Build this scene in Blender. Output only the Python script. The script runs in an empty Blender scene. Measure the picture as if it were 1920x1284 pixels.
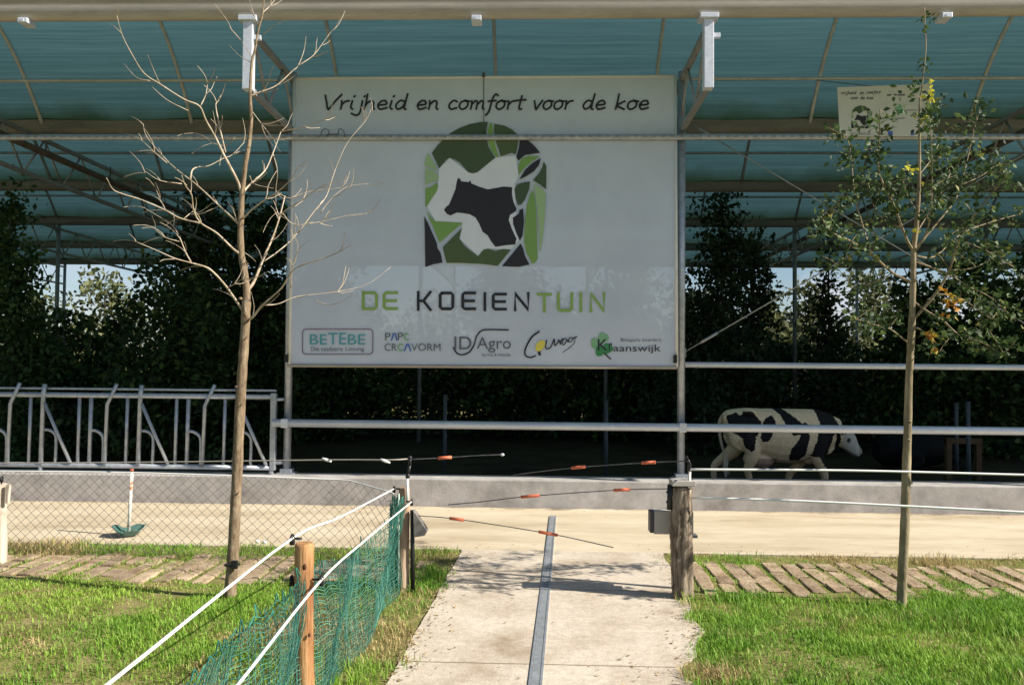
import bpy, bmesh, math, random
import numpy as np
from mathutils import Vector, Matrix, geometry
R = math.radians
random.seed(7)
RNG = np.random.default_rng(11)
S = bpy.context.scene
COL = S.collection

# ------------------------------------------------------------------ camera
F_PX, CX, CY = 1520.0, 960.0, 642.0
EYE = Vector((0, 0, 1.72))
CAM_M = (Matrix.Rotation(R(1.88), 3, 'Z') @ Matrix.Rotation(R(90 + 1.73), 3, 'X') @ Matrix.Rotation(R(0.5), 3, 'Z'))
cam_d = bpy.data.cameras.new('camera')
cam_d.sensor_width = 36.0
cam_d.lens = 36.0 * F_PX / 1920.0
cam_d.clip_end = 2000
cam = bpy.data.objects.new('camera', cam_d)
COL.objects.link(cam)
cam.matrix_world = Matrix.Translation(EYE) @ CAM_M.to_4x4()
S.camera = cam

# ------------------------------------------------------------------ sky and sun
SUN_DIR = Vector((1.1, -0.27, 0.86)).normalized()          # towards the sun
elev = math.asin(SUN_DIR.z)
azim = math.atan2(SUN_DIR.x, SUN_DIR.y)
world = bpy.data.worlds.new('World')
S.world = world
world.use_nodes = True
wn, wl = world.node_tree.nodes, world.node_tree.links
wn.clear()
w_out = wn.new('ShaderNodeOutputWorld')
w_bg = wn.new('ShaderNodeBackground')
w_sky = wn.new('ShaderNodeTexSky')
w_sky.sky_type = 'NISHITA'
w_sky.sun_disc = False
w_sky.sun_elevation = elev
w_sky.sun_rotation = azim
w_sky.ozone_density = 2.5
w_sky.dust_density = 0.6
w_bg.inputs['Strength'].default_value = 0.062
# soft white clouds
w_tc = wn.new('ShaderNodeTexCoord')
w_map = wn.new('ShaderNodeMapping')
w_map.inputs['Scale'].default_value = (1, 1, 2.6)
w_no = wn.new('ShaderNodeTexNoise')
w_no.inputs['Scale'].default_value = 3.3
w_no.inputs['Detail'].default_value = 6
w_rp = wn.new('ShaderNodeValToRGB')
w_rp.color_ramp.elements[0].position = 0.54
w_rp.color_ramp.elements[1].position = 0.66
w_rp.color_ramp.elements[1].color = (0.75, 0.75, 0.75, 1)
w_mix = wn.new('ShaderNodeMixRGB')
w_mix.inputs['Color2'].default_value = (6.5, 6.7, 7.4, 1)
wl.new(w_tc.outputs['Generated'], w_map.inputs['Vector'])
wl.new(w_map.outputs['Vector'], w_no.inputs['Vector'])
wl.new(w_no.outputs['Fac'], w_rp.inputs['Fac'])
wl.new(w_rp.outputs['Color'], w_mix.inputs['Fac'])
wl.new(w_sky.outputs['Color'], w_mix.inputs['Color1'])
wl.new(w_mix.outputs['Color'], w_bg.inputs['Color'])
wl.new(w_bg.outputs['Background'], w_out.inputs['Surface'])

sun_d = bpy.data.lights.new('sun', 'SUN')
sun_d.energy = 4.9
sun_d.angle = R(0.5)
sun_d.color = (1.0, 0.93, 0.82)
sun = bpy.data.objects.new('sun', sun_d)
COL.objects.link(sun)
sun.rotation_euler = SUN_DIR.to_track_quat('Z', 'Y').to_euler()
sun.location = (8, -4, 9)

S.view_settings.view_transform = 'Standard'
S.view_settings.look = 'None'
S.view_settings.exposure = 0.85
S.view_settings.gamma = 1.0
S.render.engine = 'CYCLES'
S.cycles.max_bounces = 7
S.cycles.diffuse_bounces = 3
S.cycles.transparent_max_bounces = 10

# ------------------------------------------------------------------ pixel helpers (photo pixel -> point at a chosen distance)
def ray(px, py):
    return CAM_M @ Vector(((px - CX) / F_PX, -(py - CY) / F_PX, -1.0))
def at(px, py, D):
    d = ray(px, py)
    return EYE + d * (D / d.y)
def gnd(px, py, z=0.0):
    d = ray(px, py)
    return EYE + d * ((z - EYE.z) / d.z)

# ------------------------------------------------------------------ objects
WLOC = {}
def tag(o, label=None, cat=None, group=None, kind=None):
    if label: o['label'] = label
    if cat: o['category'] = cat
    if group: o['group'] = group
    if kind: o['kind'] = kind
    return o
def thing(name, label, cat, loc=(0, 0, 0), group=None):
    o = bpy.data.objects.new(name, None)
    o.empty_display_size = 0.2
    COL.objects.link(o)
    o.location = loc
    WLOC[o.name] = Vector(loc)
    return tag(o, label, cat, group)
def link_mesh(name, me, mats, parent=None, loc=None):
    o = bpy.data.objects.new(name, me)
    COL.objects.link(o)
    for m in (mats if isinstance(mats, (list, tuple)) else [mats]):
        me.materials.append(m)
    base = WLOC[parent.name] if parent else Vector((0, 0, 0))
    w = Vector(loc) if loc is not None else base.copy()
    if parent: o.parent = parent
    o.location = w - base
    WLOC[o.name] = w
    return o

def catmull(pts, n=6, closed=False):
    pts = [Vector(p) for p in pts]
    if len(pts) < 3 and not closed: return pts
    out = []
    N = len(pts)
    rng = range(N) if closed else range(N - 1)
    for i in rng:
        if closed:
            p0, p1, p2, p3 = pts[(i - 1) % N], pts[i], pts[(i + 1) % N], pts[(i + 2) % N]
        else:
            p0 = pts[i - 1] if i > 0 else pts[i] * 2 - pts[i + 1]
            p1, p2 = pts[i], pts[i + 1]
            p3 = pts[i + 2] if i + 2 < N else pts[i + 1] * 2 - pts[i]
        for k in range(n):
            t = k / n
            out.append(0.5 * ((2 * p1) + (p2 - p0) * t + (2 * p0 - 5 * p1 + 4 * p2 - p3) * t * t + (3 * p1 - p0 - 3 * p2 + p3) * t ** 3))
    if not closed: out.append(pts[-1])
    return out

class MB:
    """collects shapes given in world coordinates; build() links them as one mesh"""
    def __init__(s): s.v, s.f, s.mi, s.sm = [], [], [], []
    def add(s, vs, fs, mi=0, smooth=False):
        b = len(s.v)
        s.v.extend([tuple(v) for v in vs])
        for f in fs:
            s.f.append([b + i for i in f]); s.mi.append(mi); s.sm.append(smooth)
    def box(s, c, size, rot=None, mi=0):
        c = Vector(c); hx, hy, hz = [a / 2 for a in size]
        P = [Vector((x, y, z)) for x in (-hx, hx) for y in (-hy, hy) for z in (-hz, hz)]
        if rot is not None: P = [rot @ p for p in P]
        s.add([c + p for p in P], [(0, 1, 3, 2), (4, 6, 7, 5), (0, 4, 5, 1), (2, 3, 7, 6), (0, 2, 6, 4), (1, 5, 7, 3)], mi)
    def bbox(s, lo, hi, mi=0):
        s.box([(a + b) / 2 for a, b in zip(lo, hi)], [b - a for a, b in zip(lo, hi)], None, mi)
    def cbox(s, lo, hi, b=0.008, mi=0):                # box with chamfered edges
        bm = bmesh.new()
        bmesh.ops.create_cube(bm, size=1.0)
        for v in bm.verts:
            v.co = Vector([(l + h) / 2 + c * (h - l) for l, h, c in zip(lo, hi, v.co)])
        bmesh.ops.bevel(bm, geom=bm.edges[:], offset=b, segments=2, profile=0.6, affect='EDGES')
        bm.verts.index_update()
        s.add([v.co for v in bm.verts], [[v.index for v in f.verts] for f in bm.faces], mi)
        bm.free()
    def tube(s, pts, r, n=8, mi=0, caps=True, smooth=True, squash=None):
        pts = [Vector(p) for p in pts]
        rr = r if isinstance(r, (list, tuple)) else [r] * len(pts)
        base = len(s.v)
        up = None
        for i, p in enumerate(pts):
            a = pts[max(i - 1, 0)]; b = pts[min(i + 1, len(pts) - 1)]
            t = (b - a)
            if t.length < 1e-9: t = Vector((0, 0, 1))
            t.normalize()
            if up is None:
                up = Vector((0, 0, 1)) if abs(t.z) < 0.9 else Vector((0, -1, 0))
            u = (up - t * up.dot(t))
            if u.length < 1e-6: u = t.orthogonal()
            u.normalize(); w = t.cross(u); up = u
            for k in range(n):
                an = 2 * math.pi * (k + 0.5) / n
                s.v.append(tuple(p + (u * math.sin(an) * (squash or 1) + w * math.cos(an)) * rr[i]))
        for i in range(len(pts) - 1):
            for k in range(n):
                k2 = (k + 1) % n
                s.f.append([base + i * n + k, base + i * n + k2, base + (i + 1) * n + k2, base + (i + 1) * n + k])
                s.mi.append(mi); s.sm.append(smooth and n > 4)
        if caps:
            s.f.append([base + k for k in range(n)][::-1]); s.mi.append(mi); s.sm.append(False)
            e = base + (len(pts) - 1) * n
            s.f.append([e + k for k in range(n)]); s.mi.append(mi); s.sm.append(False)
    def cyl(s, p0, p1, r0, r1=None, n=12, mi=0):
        s.tube([p0, p1], [r0, r0 if r1 is None else r1], n, mi)
    def bar(s, p0, p1, w, h, mi=0):                    # rectangular bar between two points
        p0, p1 = Vector(p0), Vector(p1)
        t = (p1 - p0).normalized()
        u = Vector((0, 0, 1)) if abs(t.z) < 0.95 else Vector((0, 1, 0))
        a = t.cross(u).normalized(); b = a.cross(t)
        vs = [p + a * x * w / 2 + b * y * h / 2 for p in (p0, p1) for x, y in ((-1, -1), (1, -1), (1, 1), (-1, 1))]
        s.add(vs, [(3, 2, 1, 0), (4, 5, 6, 7), (0, 1, 5, 4), (1, 2, 6, 5), (2, 3, 7, 6), (3, 0, 4, 7)], mi)
    def loft(s, rings, mi=0, smooth=True):
        n = len(rings[0]); base = len(s.v)
        for r_ in rings: s.v.extend([tuple(p) for p in r_])
        for i in range(len(rings) - 1):
            for k in range(n):
                k2 = (k + 1) % n
                s.f.append([base + i * n + k, base + i * n + k2, base + (i + 1) * n + k2, base + (i + 1) * n + k]); s.mi.append(mi); s.sm.append(smooth)
        s.f.append([base + k for k in range(n)][::-1]); s.mi.append(mi); s.sm.append(False)
        s.f.append([base + (len(rings) - 1) * n + k for k in range(n)]); s.mi.append(mi); s.sm.append(False)
    def ball(s, c, r, n=10, m=7, mi=0):
        c = Vector(c); r = r if isinstance(r, (tuple, list)) else (r, r, r)
        rings = []
        for j in range(m + 1):
            th = math.pi * (0.03 + 0.94 * j / m)
            rings.append([c + Vector((r[0] * math.sin(th) * math.cos(2 * math.pi * k / n), r[1] * math.sin(th) * math.sin(2 * math.pi * k / n), r[2] * math.cos(th))) for k in range(n)][::-1])
        s.loft(rings, mi)
    def poly(s, pts, mi=0):                            # flat concave polygon
        pts = [Vector(p) for p in pts]
        s.add(pts, [t for t in geometry.tessellate_polygon([pts])], mi)
    def mesh(s, name, loc=(0, 0, 0)):
        me = bpy.data.meshes.new(name)
        L = Vector(loc)
        me.from_pydata([tuple(Vector(v) - L) for v in s.v], [], s.f)
        me.polygons.foreach_set('material_index', s.mi)
        me.polygons.foreach_set('use_smooth', s.sm)
        me.update()
        return me
    def build(s, name, mats, parent=None, loc=None):
        w = Vector(loc) if loc is not None else (WLOC[parent.name] if parent else Vector((0, 0, 0)))
        return link_mesh(name, s.mesh(name, w), mats, parent, w)

def np_mesh(name, verts, faces, smooth=False):
    """verts (N,3), faces (M,k) arrays -> mesh, fast"""
    me = bpy.data.meshes.new(name)
    k = faces.shape[1]
    me.vertices.add(len(verts)); me.vertices.foreach_set('co', verts.astype(np.float32).ravel())
    me.loops.add(faces.size); me.loops.foreach_set('vertex_index', faces.astype(np.int32).ravel())
    me.polygons.add(len(faces)); me.polygons.foreach_set('loop_start', np.arange(0, faces.size, k, dtype=np.int32))
    me.update(calc_edges=True); me.validate()
    return me

# ------------------------------------------------------------------ materials
def newmat(name):
    m = bpy.data.materials.new(name); m.use_nodes = True
    nt = m.node_tree; nt.nodes.clear()
    out = nt.nodes.new('ShaderNodeOutputMaterial')
    return m, nt.nodes, nt.links, out
def ramp(N, stops):
    r = N.new('ShaderNodeValToRGB')
    el = r.color_ramp.elements
    while len(el) < len(stops): el.new(0.5)
    for e, (p, c) in zip(el, stops):
        e.position = p; e.color = (*c, 1) if len(c) == 3 else c
    return r
def noise(N, L, scale, detail=5, vec=None, stretch=None, rough=0.6, coord='Object'):
    tc = N.new('ShaderNodeTexCoord')
    mp = N.new('ShaderNodeMapping')
    if stretch: mp.inputs['Scale'].default_value = stretch
    L.new(tc.outputs[coord], mp.inputs['Vector'])
    n = N.new('ShaderNodeTexNoise')
    n.inputs['Scale'].default_value = scale; n.inputs['Detail'].default_value = detail; n.inputs['Roughness'].default_value = rough
    L.new(mp.outputs['Vector'], n.inputs['Vector'])
    return n
def surf(name, stops, scale=6, detail=6, rough=0.7, metal=0.0, bump=0.0, bscale=None, stretch=None, spec=0.4, fine=None, fine_amt=0.25):
    """principled surface: ramp over noise, optional second fine noise multiplied in, optional bump"""
    m, N, L, out = newmat(name)
    p = N.new('ShaderNodeBsdfPrincipled')
    n = noise(N, L, scale, detail, stretch=stretch)
    r = ramp(N, stops)
    L.new(n.outputs['Fac'], r.inputs['Fac'])
    col = r.outputs['Color']
    if fine:
        n2 = noise(N, L, fine, 3, stretch=stretch)
        r2 = ramp(N, [(0.3, (1 - fine_amt,) * 3), (0.7, (1, 1, 1))])
        L.new(n2.outputs['Fac'], r2.inputs['Fac'])
        mx = N.new('ShaderNodeMixRGB'); mx.blend_type = 'MULTIPLY'; mx.inputs['Fac'].default_value = 1
        L.new(col, mx.inputs['Color1']); L.new(r2.outputs['Color'], mx.inputs['Color2'])
        col = mx.outputs['Color']
    L.new(col, p.inputs['Base Color'])
    p.inputs['Roughness'].default_value = rough
    p.inputs['Metallic'].default_value = metal
    p.inputs['Specular IOR Level'].default_value = spec
    if bump:
        nb = noise(N, L, bscale or scale * 4, 6, stretch=stretch)
        b = N.new('ShaderNodeBump'); b.inputs['Strength'].default_value = bump; b.inputs['Distance'].default_value = 0.02
        L.new(nb.outputs['Fac'], b.inputs['Height']); L.new(b.outputs['Normal'], p.inputs['Normal'])
    L.new(p.outputs['BSDF'], out.inputs['Surface'])
    return m
def plain(name, c, rough=0.6, metal=0.0, var=0.25, scale=8, spec=0.4):
    return surf(name, [(0.3, tuple(x * (1 - var) for x in c)), (0.7, tuple(min(1, x * (1 + var)) for x in c))], scale, 5, rough, metal, spec=spec)
def leafmat(name, stops, trans=0.3, rough=0.6):
    m, N, L, out = newmat(name)
    g = N.new('ShaderNodeNewGeometry')
    r = ramp(N, stops)
    L.new(g.outputs['Random Per Island'], r.inputs['Fac'])
    p = N.new('ShaderNodeBsdfPrincipled'); p.inputs['Roughness'].default_value = rough; p.inputs['Specular IOR Level'].default_value = 0.3
    t = N.new('ShaderNodeBsdfTranslucent')
    mx = N.new('ShaderNodeMixShader'); mx.inputs['Fac'].default_value = trans
    L.new(r.outputs['Color'], p.inputs['Base Color']); L.new(r.outputs['Color'], t.inputs['Color'])
    L.new(p.outputs['BSDF'], mx.inputs[1]); L.new(t.outputs['BSDF'], mx.inputs[2])
    L.new(mx.outputs['Shader'], out.inputs['Surface'])
    return m

M = {}
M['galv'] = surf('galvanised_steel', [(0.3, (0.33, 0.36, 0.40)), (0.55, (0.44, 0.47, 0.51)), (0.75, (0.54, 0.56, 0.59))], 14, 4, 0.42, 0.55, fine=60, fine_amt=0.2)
M['rail'] = surf('bright_rail_steel', [(0.3, (0.56, 0.60, 0.66)), (0.7, (0.72, 0.75, 0.80))], 5, 4, 0.38, 0.35, stretch=(0.3, 1, 1), fine=40, fine_amt=0.12)
M['hoop'] = surf('hoop_steel', [(0.3, (0.46, 0.46, 0.42)), (0.7, (0.64, 0.63, 0.58))], 7, 4, 0.55, 0.15)
M['dimsteel'] = plain('dim_steel', (0.10, 0.11, 0.13), 0.7, 0.2)
M['galv_dull'] = surf('dull_steel', [(0.3, (0.24, 0.245, 0.24)), (0.7, (0.36, 0.36, 0.35))], 9, 5, 0.6, 0.3, fine=50)  # duller grey steel, also for hoops and purlins behind the first span
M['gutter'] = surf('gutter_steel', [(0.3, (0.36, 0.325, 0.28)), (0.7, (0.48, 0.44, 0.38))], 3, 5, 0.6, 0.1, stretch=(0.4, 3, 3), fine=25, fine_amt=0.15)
M['gutter_rear'] = surf('rear_gutter_steel', [(0.3, (0.165, 0.155, 0.14)), (0.7, (0.26, 0.245, 0.22))], 3, 5, 0.7, 0.1, stretch=(0.4, 3, 3), fine=25, fine_amt=0.3)  # darker gutter colour for all gutters behind the front one
M['bracket'] = surf('bright_zinc', [(0.3, (0.62, 0.66, 0.74)), (0.7, (0.78, 0.81, 0.86))], 20, 4, 0.4, 0.2, fine=90, fine_amt=0.2)
M['black'] = plain('black_plastic', (0.012, 0.012, 0.013), 0.45)
M['rope'] = plain('white_rope', (0.78, 0.78, 0.76), 0.8, var=0.08, scale=90)
M['ropegrey'] = plain('grey_rope', (0.42, 0.38, 0.33), 0.8, var=0.2, scale=60)
M['orange'] = plain('orange_plastic', (0.60, 0.15, 0.07), 0.6, var=0.2, scale=30)
M['wire'] = plain('thin_wire', (0.10, 0.10, 0.10), 0.5, 0.4)
M['cable'] = plain('steel_cable', (0.36, 0.37, 0.36), 0.5, 0.5)
M['concrete'] = surf('pale_concrete', [(0.28, (0.33, 0.25, 0.175)), (0.42, (0.49, 0.415, 0.325)), (0.55, (0.575, 0.50, 0.405)), (0.75, (0.64, 0.565, 0.465))], 1.7, 10, 0.9, bump=0.25, bscale=70, fine=22, fine_amt=0.24, spec=0.2)
M['road'] = surf('road_concrete', [(0.28, (0.37, 0.295, 0.195)), (0.44, (0.50, 0.415, 0.295)), (0.58, (0.57, 0.485, 0.355)), (0.75, (0.63, 0.55, 0.42))], 1.1, 10, 0.9, bump=0.12, bscale=60, stretch=(0.5, 2, 1), fine=10, fine_amt=0.14, spec=0.2)
M['wall'] = surf('grey_concrete', [(0.25, (0.25, 0.228, 0.21)), (0.45, (0.40, 0.375, 0.355)), (0.6, (0.455, 0.43, 0.41)), (0.78, (0.54, 0.515, 0.49))], 2.2, 9, 0.9, bump=0.15, bscale=40, fine=7, fine_amt=0.25, spec=0.2)
M['drain'] = surf('drain_steel', [(0.3, (0.25, 0.27, 0.29)), (0.7, (0.36, 0.38, 0.40))], 5, 5, 0.55, 0.3, fine=40)
M['slot'] = plain('dark_slot', (0.05, 0.052, 0.055), 0.8)
M['soil'] = surf('lawn_soil', [(0.25, (0.17, 0.12, 0.06)), (0.42, (0.20, 0.20, 0.06)), (0.58, (0.30, 0.26, 0.11)), (0.75, (0.38, 0.30, 0.16))], 3, 8, 0.95, bump=0.5, bscale=30, fine=40, fine_amt=0.5, spec=0.1)
M['barnfloor'] = surf('trodden_bedding', [(0.3, (0.035, 0.026, 0.017)), (0.7, (0.09, 0.068, 0.042))], 1.5, 8, 0.95, bump=0.5, bscale=14, fine=20, fine_amt=0.4, spec=0.1)
M['slab'] = surf('paving_slab', [(0.28, (0.20, 0.14, 0.085)), (0.44, (0.34, 0.255, 0.17)), (0.6, (0.45, 0.35, 0.245)), (0.75, (0.58, 0.475, 0.35))], 5, 8, 0.95, bump=0.6, bscale=40, fine=34, fine_amt=0.4, spec=0.15)
M['bark_post'] = surf('rough_bark', [(0.30, (0.045, 0.032, 0.024)), (0.44, (0.17, 0.125, 0.09)), (0.56, (0.30, 0.235, 0.175)), (0.72, (0.47, 0.385, 0.295))], 26, 8, 0.95, bump=1.0, bscale=34, stretch=(1.5, 1.5, 0.20), spec=0.15)
M['post_orange'] = surf('fresh_peeled_wood', [(0.28, (0.12, 0.05, 0.022)), (0.42, (0.31, 0.145, 0.06)), (0.56, (0.47, 0.26, 0.115)), (0.72, (0.66, 0.44, 0.235))], 16, 10, 0.8, bump=0.6, bscale=40, stretch=(1.6, 1.6, 0.16), spec=0.2, fine=70, fine_amt=0.25)
M['post_grey'] = surf('old_grey_wood', [(0.25, (0.20, 0.13, 0.085)), (0.5, (0.37, 0.26, 0.18)), (0.75, (0.50, 0.38, 0.27))], 9, 7, 0.9, bump=0.5, bscale=30, stretch=(1.5, 1.5, 0.2), spec=0.15)
M['post_pale'] = surf('bleached_wood', [(0.3, (0.48, 0.38, 0.30)), (0.7, (0.66, 0.55, 0.44))], 9, 6, 0.9, bump=0.4, bscale=30, stretch=(1.5, 1.5, 0.2), spec=0.15)
M['brownwood'] = plain('brown_timber', (0.11, 0.06, 0.026), 0.8)
M['box'] = plain('grey_box_plastic', (0.40, 0.37, 0.33), 0.6, var=0.06)
M['whitepaint'] = surf('chipped_white_paint', [(0.0, (0.33, 0.10, 0.04)), (0.36, (0.42, 0.16, 0.06)), (0.44, (0.78, 0.74, 0.66)), (1.0, (0.85, 0.82, 0.76))], 14, 5, 0.6)
M['tealplastic'] = surf('faded_teal_plastic', [(0.3, (0.03, 0.10, 0.085)), (0.7, (0.10, 0.21, 0.18))], 9, 6, 0.6)
M['netgreen'] = surf('green_twine', [(0.3, (0.05, 0.20, 0.145)), (0.7, (0.13, 0.35, 0.27))], 6, 4, 0.7)
M['netdark'] = surf('dark_green_twine', [(0.3, (0.012, 0.10, 0.08)), (0.7, (0.035, 0.21, 0.165))], 6, 4, 0.7)
M['meshwire'] = plain('chain_link_wire', (0.17, 0.15, 0.13), 0.6, 0.2)
M['barktree'] = surf('young_bark', [(0.25, (0.09, 0.06, 0.038)), (0.42, (0.21, 0.15, 0.095)), (0.58, (0.31, 0.235, 0.15)), (0.76, (0.50, 0.41, 0.28))], 17, 9, 0.85, bump=0.4, bscale=26, stretch=(1.6, 1.6, 0.5), spec=0.2, fine=50, fine_amt=0.3)
M['twig'] = surf('bleached_twig', [(0.3, (0.27, 0.21, 0.145)), (0.5, (0.43, 0.35, 0.255)), (0.7, (0.60, 0.52, 0.41))], 12, 7, 0.85, spec=0.2)
M['barkdark'] = surf('olive_bark', [(0.25, (0.13, 0.10, 0.06)), (0.5, (0.26, 0.21, 0.13)), (0.75, (0.42, 0.35, 0.23))], 11, 7, 0.85, bump=0.4, bscale=26, stretch=(1.6, 1.6, 0.5), spec=0.2)
M['shadebark'] = plain('shaded_bark', (0.06, 0.048, 0.035), 0.9)
M['treeleaf'] = leafmat('small_tree_leaf', [(0.0, (0.024, 0.046, 0.016)), (0.45, (0.042, 0.080, 0.024)), (0.8, (0.072, 0.120, 0.036)), (0.95, (0.12, 0.17, 0.055)), (1.0, (0.28, 0.25, 0.05))], 0.3, 0.6)
M['yellowleaf'] = leafmat('yellow_leaf', [(0.0, (0.55, 0.50, 0.02)), (1.0, (0.75, 0.72, 0.10))], 0.35)
M['orangeleaf'] = leafmat('orange_leaf', [(0.0, (0.36, 0.13, 0.02)), (0.5, (0.46, 0.22, 0.03)), (1.0, (0.42, 0.33, 0.05))], 0.35)
M['gardenleaf'] = leafmat('garden_leaf', [(0.0, (0.016, 0.032, 0.012)), (0.5, (0.034, 0.068, 0.020)), (0.85, (0.075, 0.125, 0.034)), (1.0, (0.16, 0.20, 0.055))], 0.25)
M['ivyleaf'] = leafmat('ivy_leaf', [(0.0, (0.022, 0.050, 0.014)), (0.6, (0.045, 0.09, 0.026)), (1.0, (0.09, 0.14, 0.04))], 0.3)
M['coniferleaf'] = leafmat('dark_conifer_leaf', [(0.0, (0.012, 0.028, 0.012)), (1.0, (0.035, 0.06, 0.022))], 0.15)
M['sunleaf'] = leafmat('far_tree_leaf', [(0.0, (0.055, 0.068, 0.024)), (0.6, (0.105, 0.12, 0.046)), (1.0, (0.18, 0.19, 0.08))], 0.3)
M['cow'] = None
M['joint'] = plain('dirty_joint', (0.20, 0.155, 0.11), 0.95)
M['straw'] = leafmat('straw_bits', [(0.0, (0.13, 0.09, 0.05)), (0.5, (0.33, 0.24, 0.12)), (1.0, (0.50, 0.40, 0.22))], 0.1)

# ================================================================== THE SETTING
XW = 45.0
Y_ROAD0, Y_ROAD1 = 7.66, 9.97
FLOOR_Z = -0.30
mb = MB(); mb.add([(-400, -400, -0.34), (400, -400, -0.34), (400, 500, -0.34), (-400, 500, -0.34)], [(0, 1, 2, 3)])
tag(mb.build('ground', M['soil']), kind='structure')
mb = MB()
mb.add([(-XW, 10.40, FLOOR_Z), (XW, 10.40, FLOOR_Z), (XW, 31.5, FLOOR_Z), (-XW, 31.5, FLOOR_Z)], [(0, 1, 2, 3)])
tag(mb.build('barn_floor', M['barnfloor']), kind='structure')
# lawn soil as a gently uneven sheet with a skirt
nx, ny = 150, 60
xs = np.linspace(-XW, XW, nx); xs = np.sign(xs) * (np.abs(xs) / XW) ** 1.8 * XW
ys = np.linspace(-9, Y_ROAD0 - 0.01, ny)
def lawn_z(x, y):
    b = 0.02 * math.sin(1.7 * x + 0.6 * y) * math.sin(2.1 * y) + 0.012 * math.sin(4.3 * x - 1.1) * math.sin(3.7 * y)
    edge = min(1, max(0, (6.35 - y) / 0.8))
    side = min(1, max(0, (abs(x - 0.15) - 1.0) / 0.7))
    return -0.012 + (b + 0.03) * edge * side
vv = [(x, y, lawn_z(x, y)) for y in ys for x in xs]
ff = [(j * nx + i, j * nx + i + 1, (j + 1) * nx + i + 1, (j + 1) * nx + i) for j in range(ny - 1) for i in range(nx - 1)]
mb = MB(); mb.add(vv, ff, smooth=True)
mb.add([(-XW, -9, -0.34), (XW, -9, -0.34), (XW, -9, -0.01), (-XW, -9, -0.01)], [(0, 1, 2, 3)])
tag(mb.build('lawn_soil', M['soil']), kind='structure')
mb = MB(); mb.bbox((-XW, Y_ROAD0, -0.33), (XW, Y_ROAD1 + 0.1, 0.0))
tag(mb.build('road', M['road']), kind='structure')
mt = M['road']; N, L = mt.node_tree.nodes, mt.node_tree.links
pb = next(n_ for n_ in N if n_.type == 'BSDF_PRINCIPLED'); src = pb.inputs['Base Color'].links[0].from_socket
tc = N.new('ShaderNodeTexCoord'); sp_ = N.new('ShaderNodeSeparateXYZ'); L.new(tc.outputs['Object'], sp_.inputs['Vector'])
nz = noise(N, L, 2.2, 8, stretch=(0.8, 1, 1))
ma = N.new('ShaderNodeMath'); ma.operation = 'MULTIPLY_ADD'; ma.inputs[1].default_value = 0.75; L.new(nz.outputs['Fac'], ma.inputs[0]); L.new(sp_.outputs['Y'], ma.inputs[2])
rg_ = N.new('ShaderNodeMapRange'); rg_.inputs['From Min'].default_value = 10.27; rg_.inputs['From Max'].default_value = 10.44; L.new(ma.outputs[0], rg_.inputs['Value'])
mx_ = N.new('ShaderNodeMixRGB'); mx_.inputs['Color2'].default_value = (0.13, 0.095, 0.065, 1); L.new(rg_.outputs['Result'], mx_.inputs['Fac']); L.new(src, mx_.inputs['Color1']); L.new(mx_.outputs['Color'], pb.inputs['Base Color'])
# concrete path, slightly turned, with the drain slot in it
PL0, PL1 = gnd(866, 1032), gnd(728, 1290)
dirp = (Vector((PL0.x, PL0.y, 0)) - Vector((PL1.x, PL1.y, 0))).normalized()
def path_edge(base, y): return base + (y - 7.6) * 0.034
mb = MB()
prof = []
ysn = [Y_ROAD0 - 0.002 - i * 0.16 for i in range(90)]
rr_ = random.Random(3)
L_ = [(path_edge(-0.70, y) + rr_.uniform(-0.008, 0.008), y, 0.004) for y in ysn]
R_ = [(min(path_edge(1.17, y), 1.27 + (y - 7.6) * 0.034 - min(2.2, max(0, 6.4 - y)) * 0.16 + 0.05 * math.sin(5 * y) + .03 * math.sin(13 * y)) + rr_.uniform(-0.012, 0.012), y, 0.004) for y in ysn]
vs = L_ + R_ + [(x, y, -0.1) for x, y, z in L_] + [(x, y, -0.1) for x, y, z in R_]
n = len(ysn)
fs = []
for i in range(n - 1):
    fs += [(i, i + 1, n + i + 1, n + i), (i, 2 * n + i, 2 * n + i + 1, i + 1), (n + i, n + i + 1, 3 * n + i + 1, 3 * n + i)]
mb.add(vs, fs)
tag(mb.build('path', M['concrete']), kind='structure')

for y in (6.34, 4.75, 3.1):                # saw-cut joints, thin dark grooves lying on the slab
    mb = MB(); mb.add([(path_edge(-0.69, y), y - 0.004, 0.0055), (path_edge(1.16, y) - max(0, 6.4 - y) * 0.16, y - 0.01, 0.0055), (path_edge(1.16, y) - max(0, 6.4 - y) * 0.16, y - 0.002, 0.0055), (path_edge(-0.69, y), y + 0.004, 0.0055)], [(0, 1, 2, 3)])
    tag(mb.build('path_joint', M['joint']), kind='structure')

mt = M['slab']; N, L = mt.node_tree.nodes, mt.node_tree.links
pb = next(n_ for n_ in N if n_.type == 'BSDF_PRINCIPLED'); src = pb.inputs['Base Color'].links[0].from_socket
gi = N.new('ShaderNodeNewGeometry'); r_i = ramp(N, [(0.0, (0.82, 0.80, 0.78)), (0.5, (1.10, 1.08, 1.05)), (1.0, (1.35, 1.33, 1.30))]); L.new(gi.outputs['Random Per Island'], r_i.inputs['Fac'])
mx_ = N.new('ShaderNodeMixRGB'); mx_.blend_type = 'MULTIPLY'; mx_.inputs['Fac'].default_value = 1; L.new(src, mx_.inputs['Color1']); L.new(r_i.outputs['Color'], mx_.inputs['Color2']); L.new(mx_.outputs['Color'], pb.inputs['Base Color'])
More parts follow.
